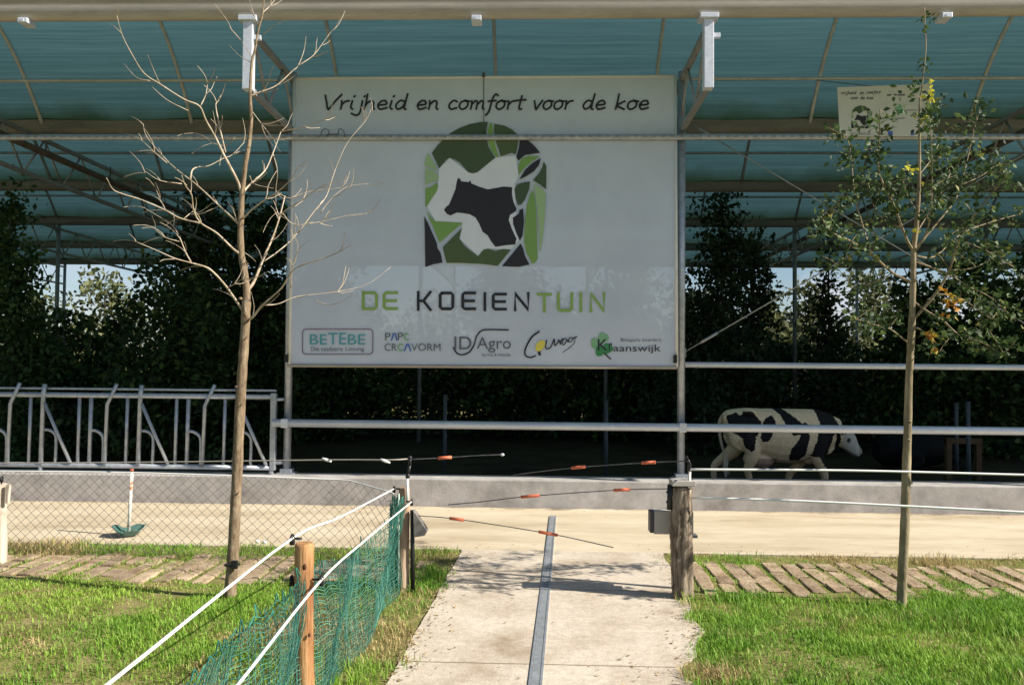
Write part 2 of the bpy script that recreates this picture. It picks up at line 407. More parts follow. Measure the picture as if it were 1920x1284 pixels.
# diagonal rows of paving slabs either side of the path
mb = MB(); rr_ = random.Random(5)
def slab_row(x0, x1, y0, y1, step=0.168):
    x = x0
    while x < x1:
        y = y0 + rr_.uniform(-0.16, 0.10)
        while y < y1:
            ln = rr_.uniform(0.18, 0.5)
            ye = min(y + ln, y1 + rr_.uniform(-0.10, 0.08))
            if ye - y > 0.08 and rr_.random() > 0.05:
                z = rr_.uniform(-0.005, 0.008)
                b = len(mb.v); w_ = step - rr_.uniform(0.028, 0.058); ox = rr_.uniform(-0.012, 0.012)
                mb.cbox((x + ox, y, -0.05), (x + ox + w_, ye - rr_.uniform(0.0, 0.03), z), rr_.uniform(0.006, 0.014))
                sk = rr_.uniform(-0.06, 0.06); tl_ = rr_.uniform(-0.05, 0.05)
                for i in range(b, len(mb.v)):
                    v = mb.v[i]; mb.v[i] = (v[0] + sk * (v[1] - y) + rr_.uniform(-.004, .004), v[1] + rr_.uniform(-.005, .005), v[2] + tl_ * (v[0] - x))
            y = ye + 0.004
        x += step
slab_row(1.30, 7.0, 6.33, 7.34)
slab_row(-7.6, -0.98, 6.46, 7.24)
tag(mb.build('paving', M['slab']), kind='structure')

# ------------------------------------------------------------------ drain in the path
dA, dB = gnd(1037, 968), gnd(1003, 1290)
dd = (dA - dB); dd.z = 0; dn = dd.normalized(); side = Vector((dn.y, -dn.x, 0))
dE = dB - dn * 3.0
t = thing('drain_channel', 'narrow grey steel drain channel set lengthwise into the pale concrete path', 'drain', (dA.x, dA.y, 0.0))
mb = MB()
for s_ in (-1, 1):
    c0, c1 = dE + side * s_ * 0.031, dA + side * s_ * 0.031
    mb.bar((c0.x, c0.y, 0.006), (c1.x, c1.y, 0.006), 0.014, 0.012)
mb.build('channel_edge', M['galv'], t)
mb = MB(); mb.bar((dE.x, dE.y, 0.005), (dA.x, dA.y, 0.005), 0.046, 0.008); mb.build('grate', M['drain'], t)

# ------------------------------------------------------------------ low wall under the posts
t = thing('concrete_wall', 'long low grey concrete wall carrying the barn posts and feed fence', 'wall', (0, 10.2, 0))
mb = MB(); mb.cbox((-XW, Y_ROAD1, -0.33), (XW, 10.42, 0.335), 0.012)
mb.build('wall_face', M['wall'], t)

# ================================================================== THE BARN (net-covered vaults on steel)
D0, SP, ZG, RISE = 8.70, 4.35, 5.57, 1.55
NS = 5
GY = [D0 + SP * k for k in range(NS + 1)]
PX0 = -3.2
barn = thing('open_barn', 'open cow barn with arched green net roof on slender galvanised steel posts', 'barn', (-0.7, 10.3, 0))
m, N, L, out = newmat('green_roof_net')
tc = N.new('ShaderNodeTexCoord'); sep = N.new('ShaderNodeSeparateXYZ'); L.new(tc.outputs['Object'], sep.inputs['Vector'])
n1 = noise(N, L, 1.0, 4, stretch=(0.25, 26, 26)); n2 = noise(N, L, 0.7, 5, stretch=(1, 1, 1))
r1 = ramp(N, [(0.25, (0.062, 0.142, 0.156)), (0.5, (0.088, 0.186, 0.204)), (0.75, (0.126, 0.240, 0.252))]); L.new(n1.outputs['Fac'], r1.inputs['Fac'])
alg = ramp(N, [(0.0, (0.028, 0.062, 0.034)), (1.0, (0.045, 0.085, 0.055))]); L.new(n2.outputs['Fac'], alg.inputs['Fac'])
ad = N.new('ShaderNodeMath'); ad.operation = 'MULTIPLY_ADD'; ad.inputs[1].default_value = 0.5; L.new(n2.outputs['Fac'], ad.inputs[0]); L.new(sep.outputs['Z'], ad.inputs[2])
mr = N.new('ShaderNodeMapRange'); mr.inputs['From Min'].default_value = 5.95; mr.inputs['From Max'].default_value = 6.22
mr.inputs['To Min'].default_value = 1; mr.inputs['To Max'].default_value = 0; L.new(ad.outputs[0], mr.inputs['Value'])
mx = N.new('ShaderNodeMixRGB'); L.new(mr.outputs['Result'], mx.inputs['Fac']); L.new(r1.outputs['Color'], mx.inputs['Color1']); L.new(alg.outputs['Color'], mx.inputs['Color2'])
df = N.new('ShaderNodeBsdfDiffuse'); tr = N.new('ShaderNodeBsdfTranslucent'); ms = N.new('ShaderNodeMixShader'); ms.inputs['Fac'].default_value = 0.45
L.new(mx.outputs['Color'], df.inputs['Color']); L.new(mx.outputs['Color'], tr.inputs['Color'])
L.new(df.outputs['BSDF'], ms.inputs[1]); L.new(tr.outputs['BSDF'], ms.inputs[2]); L.new(ms.outputs['Shader'], out.inputs['Surface'])
M['net'] = m
def vault(k, u): return GY[k] + SP * u, ZG + RISE * 4 * u * (1 - u)
RX0, RX1 = PX0 - 30, PX0 + 40
for k in range(NS):
    nu = 28; xsn = [RX0 + 1.25 * i for i in range(int((RX1 - RX0) / 1.25) + 1)]
    vs = []
    for i, x in enumerate(xsn):
        for j in range(nu + 1):
            y, z = vault(k, j / nu)
            vs.append((x, y, z + 0.035 - (0.03 if i % 2 else 0)))
    mb = MB(); q = nu + 1
    mb.add(vs, [(i * q + j, (i + 1) * q + j, (i + 1) * q + j + 1, i * q + j + 1) for i in range(len(xsn) - 1) for j in range(nu)], smooth=True)
    o = mb.build('roof_net', M['net'], barn, (0, 0, 0))
# hoops (those the photo shows, with a margin)
for k in range(NS):
    for i in range(-8, 12):
        x = PX0 + 2.5 * i
        px_near = 1010 + 1520 * x / (GY[k] + SP)
        if px_near < -260 or px_near > 2180: continue
        mb = MB(); mb.tube([Vector((x, *vault(k, j / 18))) for j in range(19)], 0.03, 6)
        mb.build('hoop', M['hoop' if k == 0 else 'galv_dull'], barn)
# purlins
for k in range(NS):
    for u in (0.5, 0.874):
        y, z = vault(k, u)
        mb = MB(); mb.tube([(RX0, y, z - 0.055), (RX1, y, z - 0.055)], 0.026, 8)
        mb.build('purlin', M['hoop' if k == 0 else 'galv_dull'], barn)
# gutters: half round trough with rims
def gutter_mb(y, w=0.17, h=0.13):
    mb = MB(); ring = []
    pr = [(-w / 2 - 0.015, 0.115), (-w / 2, 0.12), (-w / 2, 0.0)] + [(-w / 2 * math.cos(a), -h * math.sin(a)) for a in [math.pi * i / 10 for i in range(1, 10)]] + [(w / 2, 0.0), (w / 2, 0.05), (w / 2 + 0.015, 0.045), (w / 2 + 0.01, 0.04)]
    xsn = [RX0, -12, -6, 0, 6, 12, RX1]
    mb.loft([[Vector((x, y + a, ZG + 0.06 + b)) for a, b in pr] for x in xsn])
    return mb
for k, y in enumerate(GY):
    gutter_mb(y).build('gutter', M['gutter' if k == 0 else 'gutter_rear'], barn)
# posts
POSTX = [PX0 + 5 * i for i in range(-4, 6)]
for x in POSTX:
    mb = MB(); mb.cyl((x, 10.3, 0.34), (x, 10.3, 5.5), 0.048, n=14)
    mb.cbox((x - 0.11, 10.22, 0.336), (x + 0.11, 10.40, 0.352), 0.004)
    mb.cbox((x - 0.075, 10.235, 0.352), (x + 0.075, 10.365, 0.40), 0.006)
    mb.build('post', M['galv'], barn)
    for y in (GY[3], GY[5]):
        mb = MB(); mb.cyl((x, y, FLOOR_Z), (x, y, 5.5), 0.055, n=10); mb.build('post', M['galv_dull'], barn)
# roof trusses that run from front to back on every post line
ZT, ZB = 5.40, 4.75
for x in POSTX:
    mb = MB()
    mb.bar((x, D0 + 0.05, ZT), (x, GY[-1], ZT), 0.06, 0.06)
    mb.bar((x, D0 + 0.05, ZB), (x, GY[-1], ZB), 0.06, 0.06)
    y = D0 + 0.12; up = True
    nseg = int((GY[-1] - y) / 0.53)
    for i in range(nseg):
        a = (x, y + 0.53 * i, ZT if up else ZB); b = (x, y + 0.53 * (i + 1), ZB if up else ZT)
        mb.cyl(a, b, 0.017, n=6); up = not up
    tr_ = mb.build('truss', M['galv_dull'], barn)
    mb = MB()                                            # bright end bracket under the front gutter
    mb.cbox((x - 0.052, D0 - 0.06, ZB - 0.03), (x + 0.052, D0 + 0.05, 5.47), 0.006)
    mb.cbox((x - 0.10, D0 - 0.09, 5.47), (x + 0.10, D0 + 0.09, 5.525), 0.006)
    mb.cbox((x + 0.055, D0 - 0.02, 5.28), (x + 0.13, D0 + 0.03, 5.33), 0.005)
    mb.build('end_bracket', M['bracket'], barn)
for i in range(-8, 10):
    if i % 2:
        x = PX0 + 2.5 * i
        mb = MB(); mb.cbox((x - 0.055, D0 - 0.085, 5.455), (x + 0.055, D0 + 0.085, 5.51), 0.008)
        mb.cyl((x, D0 - 0.09, 5.48), (x, D0 + 0.09, 5.48), 0.02, n=8)
        mb.build('gutter_clip', M['bracket'], barn)
# dark pipes hung under the trusses at both sides
for x in (PX0 - 5, PX0 + 10):
    mb = MB(); mb.tube([(x + 0.12, D0 + 1.8, 5.14), (x + 0.12, 28.0, 5.14)], 0.055, 8)
    for j in range(9):
        mb.cyl((x + 0.12, 10.9 + 2 * j, 5.14), (x + 0.12, 10.9 + 2 * j, 5.42), 0.012, n=5)
    mb.build('hanging_pipe', plain('dark_pipe', (0.09, 0.075, 0.06), 0.7, 0.2), barn)
# perforated cross tube in front of the posts
mb = MB(); mb.tube([(RX0 + 8, 10.20, 4.63), (RX1 - 8, 10.20, 4.63)], 0.038, 10)
for i in range(-150, 150):
    mb.box((0.115 * i + 0.05, 10.161, 4.634), (0.045, 0.006, 0.026), mi=1)
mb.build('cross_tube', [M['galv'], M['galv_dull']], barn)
# wind bracing cables with turnbuckles between the posts right of the banner
for (a, b) in (((1.84, 10.36, 1.92), (6.78, 10.40, 4.86)), ((1.84, 10.44, 4.93), (6.78, 10.47, 1.95))):
    mb = MB(); a, b = Vector(a), Vector(b)
    mb.cyl(a, b, 0.008, n=6)
    d = (b - a).normalized()
    mb.cyl(a + d * 0.25, a + d * 0.5, 0.019, n=8)
    mb.cbox(a - Vector((0.03, 0.02, 0.06)), a + Vector((0.03, 0.02, 0.06)), 0.005)
    mb.build('bracing_cable', M['cable'], barn)
# bent wire loops left on the cross tube
mb = MB()
for pts in ([(602, 254), (603, 247), (609, 242), (616, 245), (616, 252), (611, 255)], [(614, 252), (634, 252)], [(634, 252), (635, 244), (639, 242), (645, 248), (646, 256)]):
    mb.tube(catmull([at(px, py, 10.15) for px, py in pts], 4), 0.006, 5)
mb.build('wire_loop', M['wire'], barn)

# ------------------------------------------------------------------ rails between posts
t = thing('steel_rail', 'thick shiny steel tube rail running below the banner and past the cow', 'rail', (-3.36, 10.20, 0.98))
mb = MB(); mb.tube([(-3.36, 10.20, 0.985), (14, 10.20, 0.985)], 0.05, 14); mb.build('tube', M['rail'], t)
mb = MB()
for x in (PX0, PX0 + 5, PX0 + 10):
    mb.cbox((x - 0.045, 10.145, 0.928), (x + 0.045, 10.252, 1.042), 0.012)
mb.build('clamp', M['rail'], t)
t = thing('steel_rail', 'slimmer dull steel rail at banner-foot height, right of the right-hand post', 'rail', (1.84, 10.30, 1.765))
mb = MB(); mb.tube([(1.845, 10.30, 1.768), (14, 10.30, 1.768)], 0.037, 12); mb.build('tube', M['rail'], t)

# ================================================================== THE BIG BANNER
SD = 10.235
bn = thing('banner', 'large off-white printed banner with a green mosaic cow emblem, hung between two posts', 'banner', at(905, 690, SD))
m, N, L, out = newmat('banner_mesh_cloth')
n1 = noise(N, L, 1.6, 6); r1 = ramp(N, [(0.3, (0.575, 0.635, 0.735)), (0.7, (0.675, 0.735, 0.83))]); L.new(n1.outputs['Fac'], r1.inputs['Fac'])
p = N.new('ShaderNodeBsdfPrincipled'); p.inputs['Roughness'].default_value = 0.55; L.new(r1.outputs['Color'], p.inputs['Base Color'])
tl = N.new('ShaderNodeBsdfTranslucent'); tl.inputs['Color'].default_value = (0.7, 0.7, 0.68, 1)
tp = N.new('ShaderNodeBsdfTransparent')
m1 = N.new('ShaderNodeMixShader'); m1.inputs['Fac'].default_value = 0.06; L.new(p.outputs['BSDF'], m1.inputs[1]); L.new(tl.outputs['BSDF'], m1.inputs[2])
m2 = N.new('ShaderNodeMixShader'); m2.inputs['Fac'].default_value = 0.11; L.new(m1.outputs['Shader'], m2.inputs[1]); L.new(tp.outputs['BSDF'], m2.inputs[2])
L.new(m2.outputs['Shader'], out.inputs['Surface'])
M['banner'] = m
TLc, TRc, BLc, BRc = at(552, 147, SD), at(1266, 143, SD), at(543, 685, SD), at(1269, 689, SD)
mb = MB(); nu, nv = 40, 30; vs = []
for j in range(nv + 1):
    for i in range(nu + 1):
        u, v = i / nu, j / nv
        q = TLc.lerp(TRc, u).lerp(BLc.lerp(BRc, u), v)
        q = q + Vector((0, 0.0035 * math.sin(u * 23 + v * 5) * math.sin(v * 9 + 1) + 0.003 * math.sin(60 * u - 38 * v) * max(0, 1 - 3.2 * min(u, 1 - u)) * v, 0))
        vs.append(q)
mb.add(vs, [(j * (nu + 1) + i, (j + 1) * (nu + 1) + i, (j + 1) * (nu + 1) + i + 1, j * (nu + 1) + i + 1) for j in range(nv) for i in range(nu)], smooth=True)
mb.build('cloth', M['banner'], bn)
mb = MB()
mb.tube([TLc, BLc], 0.02, 8); mb.tube([TRc, BRc], 0.02, 8); mb.tube([TLc, TRc], 0.017, 8)
mb.build('side_hem', plain('hem_white', (0.66, 0.66, 0.65), 0.6, var=0.06), bn)
mb = MB(); mb.tube([BLc + Vector((-0.03, 0, 0)), BRc], 0.024, 8); mb.build('foot_bar', M['gutter'], bn)
mb = MB()
for c in (at(537, 672, SD - 0.02), at(1266, 673, SD - 0.02)): mb.cbox(c - Vector((0.022, 0.02, 0.05)), c + Vector((0.022, 0.02, 0.05)), 0.006)
mb.build('corner_clip', M['black'], bn)
mb = MB(); mb.tube([at(907, 142, SD - 0.012), at(907, 255, SD - 0.012)], 0.0045, 5)
mb.cbox(at(907, 142, SD) - Vector((0.02, 0.03, 0.03)), at(907, 142, SD) + Vector((0.02, 0.02, 0.03)), 0.005)
mb.build('tie_wire', M['wire'], bn)

def ink(name, c): return plain(name, c, 0.6, var=0.04, scale=3)
M['ink'] = ink('black_ink', (0.022, 0.021, 0.028)); M['inkgrey'] = ink('grey_ink', (0.12, 0.125, 0.15))
M['g_dark'] = ink('dark_green_ink', (0.060, 0.095, 0.045)); M['g_olive'] = ink('olive_ink', (0.075, 0.115, 0.045))
M['g_leaf'] = ink('leaf_green_ink', (0.20, 0.36, 0.095)); M['g_pale'] = ink('pale_green_ink', (0.34, 0.50, 0.26))
M['g_text'] = ink('lettering_green_ink', (0.25, 0.40, 0.10)); M['teal'] = ink('teal_ink', (0.075, 0.33, 0.36))
M['blue'] = ink('blue_ink', (0.06, 0.15, 0.45)); M['yellow'] = ink('yellow_ink', (0.72, 0.62, 0.10)); M['clover'] = ink('clover_ink', (0.05, 0.24, 0.09))
M['cloverp'] = ink('pale_clover_ink', (0.20, 0.42, 0.22)); M['plum'] = ink('plum_ink', (0.19, 0.13, 0.20)); M['white'] = ink('white_print', (0.72, 0.76, 0.81))

LAY = [0]
def PB(px, py, D=None):
    return at(px, py, D if D is not None else SD - 0.010 - 0.0006 * LAY[0])
def stroke(mb, pts, w, mi=0, smooth=5, D=None, w2=None):
    """flat pen stroke through photo pixels, w = width in photo pixels"""
    LAY[0] = (LAY[0] + 1) % 8
    p2 = [Vector((x, y, 0)) for x, y in pts]
    if smooth and len(p2) > 2: p2 = catmull(p2, smooth)
    n = len(p2); Lf, Rt = [], []
    for i, p in enumerate(p2):
        a = p2[max(i - 1, 0)]; b = p2[min(i + 1, n - 1)]
        t_ = (b - a).normalized() if (b - a).length > 1e-6 else Vector((1, 0, 0))
        nn = Vector((-t_.y, t_.x, 0))
        k = 1.0
        if 0 < i < n - 1:
            d1 = (p - p2[i - 1]).normalized(); d2 = (p2[i + 1] - p).normalized()
            k = 1 / max(0.6, math.sqrt(max(0.0, (1 + d1.dot(d2)) / 2)))
        ww = w if w2 is None else w + (w2 - w) * i / (n - 1)
        Lf.append(p + nn * ww / 2 * k); Rt.append(p - nn * ww / 2 * k)
    e = (p2[1] - p2[0]).normalized() * w * 0.25; Lf[0] -= e; Rt[0] -= e
    e = (p2[-1] - p2[-2]).normalized() * w * 0.25; Lf[-1] += e; Rt[-1] += e
    vs = [PB(q.x, q.y, D) for q in Lf] + [PB(q.x, q.y, D) for q in Rt]
    mb.add(vs, [(i, i + 1, n + i + 1, n + i) for i in range(n - 1)], mi)

# handwriting: single pen strokes, x-height 1
HW = {
 'V': (1.15, [[(0, 1.62), (.2, .8), (.42, 0), (.75, .9), (1.12, 1.7)]]),
 'r': (.66, [[(.05, 1), (.1, .5), (.1, 0)], [(.1, .5), (.3, .88), (.58, .98)]]),
 'i': (.42, [[(.12, 1), (.1, .25), (.28, 0)], [(.16, 1.42), (.24, 1.55)]]),
 'j': (.55, [[(.38, 1), (.38, -.3), (.18, -.68), (-.2, -.45)], [(.42, 1.42), (.5, 1.55)]]),
 'h': (.9, [[(.08, 1.75), (.1, .8), (.1, 0)], [(.1, .5), (.36, .95), (.6, .8), (.64, .2), (.78, 0)]]),
 'e': (.8, [[(.1, .48), (.6, .6), (.48, .98), (.2, .9), (.05, .45), (.25, .02), (.7, .2)]]),
 'd': (.92, [[(.6, .9), (.28, 1), (.05, .5), (.2, .04), (.5, .25), (.64, .9)], [(.68, 1.78), (.64, .6), (.66, .1), (.8, 0)]]),
 'n': (.9, [[(.05, 1), (.1, .5), (.1, 0)], [(.1, .5), (.36, .97), (.58, .8), (.62, .15), (.78, 0)]]),
 'c': (.78, [[(.6, .85), (.32, 1), (.05, .5), (.25, .02), (.66, .18)]]),
 'o': (.82, [[(.4, 1), (.1, .8), (.05, .3), (.3, 0), (.6, .3), (.6, .8), (.36, 1), (.75, .9)]]),
 'm': (1.22, [[(.05, 1), (.1, .5), (.1, 0)], [(.1, .5), (.32, .97), (.48, .8), (.5, 0)], [(.5, .5), (.74, .97), (.92, .8), (.95, .15), (1.1, 0)]]),
 'f': (.66, [[(.7, 1.55), (.48, 1.72), (.32, 1.2), (.25, -.2), (.08, -.68)], [(.02, .92), (.62, 1)]]),
 't': (.62, [[(.3, 1.55), (.26, .4), (.3, .05), (.5, .05)], [(-.05, 1.0), (.66, 1.1)]]),
 'v': (.74, [[(.02, 1), (.14, .5), (.28, 0), (.45, .5), (.64, 1.02)]]),
 'k': (.84, [[(.1, 1.75), (.1, .8), (.08, 0)], [(.62, .95), (.12, .45), (.4, .2), (.7, 0)]]),
 'u': (.85, [[(.05, 1), (.08, .3), (.25, .02), (.5, .3), (.6, 1)], [(.6, 1), (.62, .2), (.78, 0)]]),
 'a': (.85, [[(.58, .9), (.28, 1), (.05, .5), (.2, .04), (.48, .3), (.58, .95)], [(.6, 1), (.62, .2), (.76, 0)]]),
 'g': (.85, [[(.58, .9), (.28, 1), (.05, .5), (.2, .05), (.48, .3), (.6, 1)], [(.6, 1), (.6, -.3), (.4, -.9), (-.5, -1.4)]]),
}
def hand(mb, word, x0, x1, yb, xh, w, slant=0.22, rise=0.0, D=None, mi=0):
    tot = sum(HW[c][0] for c in word) - 0.1
    k = (x1 - x0) / (tot * xh)
    cx_ = 0
    for c in word:
        adv, sts = HW[c]
        for st in sts:
            stroke(mb, [(x0 + (cx_ + a) * xh * k + b * xh * slant, yb - b * xh - rise * (cx_ + a) * xh * k) for a, b in st], w, mi, 5, D)
        cx_ += adv
def font_mesh(body):
    cu = bpy.data.curves.new('lettering', 'FONT'); cu.body = body; cu.size = 1.0; cu.resolution_u = 4
    ob = bpy.data.objects.new('lettering', cu); COL.objects.link(ob)
    dg = bpy.context.evaluated_depsgraph_get(); dg.update()
    me = bpy.data.meshes.new_from_object(ob.evaluated_get(dg))
    vs = [v.co.copy() for v in me.vertices]; fs = [list(p.vertices) for p in me.polygons]
    bpy.data.objects.remove(ob); bpy.data.curves.remove(cu); bpy.data.meshes.remove(me)
    return vs, fs
def typeset(mb, body, x0, y0, x1, y1, mi=0, D=None, slant=0.0):
    """printed text scaled to fill the photo box (x0,y0 top left) - (x1,y1 bottom right)"""
    vs, fs = font_mesh(body)
    ax, bx = min(v.x for v in vs), max(v.x for v in vs); ay, by = min(v.y for v in vs), max(v.y for v in vs)
    LAY[0] = (LAY[0] + 1) % 8
    out_ = []
    for v in vs:
        u, w_ = (v.x - ax) / (bx - ax), (v.y - ay) / (by - ay)
        out_.append(PB(x0 + (x1 - x0) * u + slant * w_ * (y1 - y0), y1 + (y0 - y1) * w_, D))
    mb.add(out_, fs, mi)

for wd, a, b in (('Vrijheid', 604, 762), ('en', 780, 822), ('comfort', 839, 979), ('voor', 998, 1071), ('de', 1091, 1134), ('koe', 1152, 1215)):
    mb = MB(); hand(mb, wd, a, b, 205.5, 16.5, 3.6); mb.build('slogan_word', M['ink'], bn)

# techno title, drawn letter by letter
def ch(rect, kind, mb, w=5.2):
    x0, y0, x1, y1 = rect; xm, ym = (x0 + x1) / 2, (y0 + y1) / 2; c = 3.2
    h = w / 2
    x0, x1, y0, y1 = x0 + h, x1 - h, y0 + h, y1 - h
    P_ = {
     'D': [[(x0, y0), (x1 - c, y0), (x1, y0 + c), (x1, y1 - c), (x1 - c, y1), (x0, y1), (x0, y0 - h)]],
     'O': [[(x0 + c, y0), (x1 - c, y0), (x1, y0 + c), (x1, y1 - c), (x1 - c, y1), (x0 + c, y1), (x0, y1 - c), (x0, y0 + c), (x0 + c, y0)]],
     'E': [[(x1, y0), (x0 + c, y0), (x0, y0 + c), (x0, y1 - c), (x0 + c, y1), (x1, y1)], [(x0, ym), (x1 - 2, ym)]],
     'K': [[(x0, y0 - h), (x0, y1 + h)], [(x0, ym), (xm - 1, ym)], [(x1, y0 - h), (xm - 2, ym), (x1, y1 + h)]],
     'I': [[(xm, y0 - h), (xm, y1 + h)]],
     'N': [[(x0, y1 + h), (x0, y0 - 1), (x1, y1 + 1), (x1, y0 - h)]],
     'T': [[(x0 - h, y0), (x1 + h, y0)], [(xm, y0), (xm, y1 + h)]],
     'U': [[(x0, y0 - h), (x0, y1 - c), (x0 + c, y1), (x1 - c, y1), (x1, y1 - c), (x1, y0 - h)]],
    }[kind]
    for st in P_: stroke(mb, st, w, 0, 0)
o3 = lambda zx, zy: (550 + zx / 5.333, 520 + zy / 5.333)
o4 = lambda zx, zy: (900 + zx / 5.053, 520 + zy / 5.053)
for k_, a, b in (('D', 685, 845), ('E', 893, 1055)): 
    mb = MB(); ch((*o3(a, 140), *o3(b, 326)), k_, mb); mb.build('title_letter', M['g_text'], bn)
for k_, a, b in (('T', 545, 675), ('U', 730, 882), ('I', 940, 970), ('N', 1038, 1188)): 
    mb = MB(); ch((*o4(a, 147), *o4(b, 325)), k_, mb); mb.build('title_letter', M['g_text'], bn)
for k_, a, b in (('K', 1235, 1388), ('O', 1455, 1608), ('E', 1680, 1835)): 
    mb = MB(); ch((*o3(a, 142), *o3(b, 328)), k_, mb); mb.build('title_letter', M['ink'], bn)
for k_, a, b in (('I', 30, 62), ('E', 112, 262), ('N', 320, 470)): 
    mb = MB(); ch((*o4(a, 146), *o4(b, 314)), k_, mb); mb.build('title_letter', M['ink'], bn)

# emblem pieces (outline in enlarged photo units)
EMB = [
 ('g_dark', [(205,320),(250,260),(300,210),(350,165),(420,125),(500,95),(590,78),(642,78),(632,130),(628,200),(645,270),(680,330),(700,355),(560,470),(520,478),(490,470),(430,400),(385,370),(345,357),(320,370),(262,440),(240,390)]),
 ('g_leaf', [(655,90),(641,140),(641,220),(665,290),(705,350),(722,352),(725,340),(700,270),(682,200),(680,140),(676,95),(665,80)]),
 ('g_olive', [(690,92),(770,107),(830,137),(872,178),(876,240),(868,290),(855,330),(825,318),(790,330),(740,345),(728,300),(702,230),(690,160)]),
 ('ink', [(892,192),(950,220),(1000,260),(1048,318),(1000,324),(930,335),(880,378),(862,350),(882,280)]),
 ('g_leaf', [(882,400),(910,360),(960,342),(1048,346),(990,380),(920,440),(882,490),(876,440)]),
 ('ink', [(885,525),(930,450),(990,395),(1052,358),(1040,410),(1000,460),(940,500)]),
 ('g_dark', [(1075,385),(1095,420),(1095,602),(1040,560),(992,530),(1040,475),(1065,425)]),
 ('g_dark', [(872,560),(920,548),(968,540),(962,600),(930,680),(900,720),(875,725),(857,670),(848,600)]),
 ('g_leaf', [(985,605),(1000,640),(1015,760),(1022,900),(1025,1040),(1028,1140),(1008,1172),(985,1178),(940,1090),(922,1000),(930,850),(945,720),(970,640)]),
 ('g_pale', [(1000,562),(1050,590),(1092,632),(1085,800),(1070,960),(1050,1080),(1042,1080),(1038,900),(1025,760),(1008,650)]),
 ('g_pale', [(175,320),(150,390),(150,418),(200,432),(252,462),(225,400)]),
 ('g_pale', [(155,440),(200,448),(252,490),(258,525),(200,543),(155,568)]),
 ('g_leaf', [(155,592),(200,582),(248,547),(256,580),(243,620),(200,680),(168,733),(155,738)]),
 ('g_leaf', [(160,765),(200,820),(232,848),(445,860),(265,1015),(215,890)]),
 ('ink', [(146,808),(175,862),(245,1020),(250,1060),(272,1090),(290,1170),(220,1182),(155,1205),(150,900)]),
 ('g_olive', [(290,1050),(440,900),(420,985),(450,1030),(500,1075),(565,1120),(605,1070),(640,1062),(700,1080),(760,1065),(820,1068),(718,1195),(600,1180),(450,1172),(320,1172)]),
 ('ink', [(895,1022),(915,1060),(930,1120),(965,1185),(880,1203),(750,1198),(852,1075)]),
 ('ink', [(915,750),(922,850),(910,960),(890,1000),(862,940),(837,870),(835,822),(882,790),(887,760)]),
 ('ink', [(405,520),(418,512),(435,540),(495,545),(505,530),(512,555),(570,580),(640,602),(700,592),(760,580),(830,585),(828,640),(840,700),(863,750),(858,772),(813,800),(803,840),(828,910),(863,985),(853,1030),(780,1035),(700,1048),(670,1010),(640,960),(600,930),(575,870),(545,820),(500,795),(440,785),(400,782),(350,805),(320,790),(300,760),(320,735),(340,720),(390,600),(398,550)]),
]
WH = [(150, 400), (300, 340), (640, 330), (880, 350), (1090, 600), (1040, 1180), (700, 1195), (320, 1175), (155, 1190)]
groups_e = {}
for k_, pts in EMB: groups_e.setdefault(k_, []).append(pts)
mb = MB(); mb.poly([at(760 + a / 4.143, 210 + b / 4.143, SD - 0.0085) for a, b in [(262,440),(345,357),(490,470),(560,470),(700,355),(860,340),(880,500),(850,560),(860,760),(880,1000),(820,1068),(640,1062),(565,1120),(420,985),(445,860),(232,848),(168,735),(250,600)]]); mb.build('emblem_ground', M['white'], bn)
for k_, lst in groups_e.items():
    for pts in lst:
        mb = MB(); LAY[0] = (LAY[0] + 1) % 8; mb.poly([PB(760 + a / 4.143, 210 + b / 4.143) for a, b in pts])
        mb.build('emblem_piece', M[k_], bn)

# sponsor line
def rrect(x0, y0, x1, y1, r=7):
    pts = []
    for cx_, cy_, a0 in ((x1 - r, y0 + r, -90), (x1 - r, y1 - r, 0), (x0 + r, y1 - r, 90), (x0 + r, y0 + r, 180)):
        pts += [(cx_ + r * math.cos(R(a0 + k * 22.5)), cy_ + r * math.sin(R(a0 + k * 22.5))) for k in range(5)]
    return pts + [pts[0]]
mb = MB(); stroke(mb, rrect(567, 617, 699, 664), 1.8, 0, 0); mb.build('sponsor_frame', M['plum'], bn)
def word(body, x0, y0, x1, y1, mat, par, name='sponsor_word', D=None):
    mb = MB(); typeset(mb, body, x0, y0, x1, y1, D=D); mb.build(name, M[mat], par)
def pen(sts, mat, par, name='sponsor_stroke', D=None):
    mb = MB()
    for s_ in sts: stroke(mb, s_[0], s_[1], 0, s_[2] if len(s_) > 2 else 5, D, s_[3] if len(s_) > 3 else None)
    mb.build(name, M[mat], par)
for bd, x0_, y0_, x1_, y1_ in (('BE', 581, 627, 613, 646), ('TE', 615, 624, 649, 646), ('BE', 652, 627, 685, 646)): word(bd, x0_, y0_, x1_, y1_, 'teal', bn)
for bd, x0_, y0_, x1_, y1_ in (('Die', 583, 650, 598, 658), ('saubere', 602, 650, 643, 658), ('Lösung', 648, 650, 683, 660), ('Service', 903, 662, 924, 668), ('&', 927, 662, 931, 668), ('innovatie', 934, 662, 957, 668), ('Biologische', 1164, 634, 1201, 642), ('boerderij', 1205, 634, 1239, 642)):
    word(bd, x0_, y0_, x1_, y1_, 'inkgrey', bn, 'small_print_word')
for bd, x0_, y0_, x1_, y1_ in (('P', 722, 624, 732, 638), ('P', 746, 624, 756, 638), ('CR', 721, 644, 744, 658), ('VORM', 771, 644, 826, 658), ('ID', 852, 631, 884, 655), ('Agro', 894, 632, 958, 661)): word(bd, x0_, y0_, x1_, y1_, 'inkgrey', bn)
for st_ in ([(734, 638), (738, 625), (741, 625), (744, 638)], [(758.5, 658), (763, 645), (766, 645), (770, 658)]): pen([(st_, 2.5, 0)], 'blue', bn)
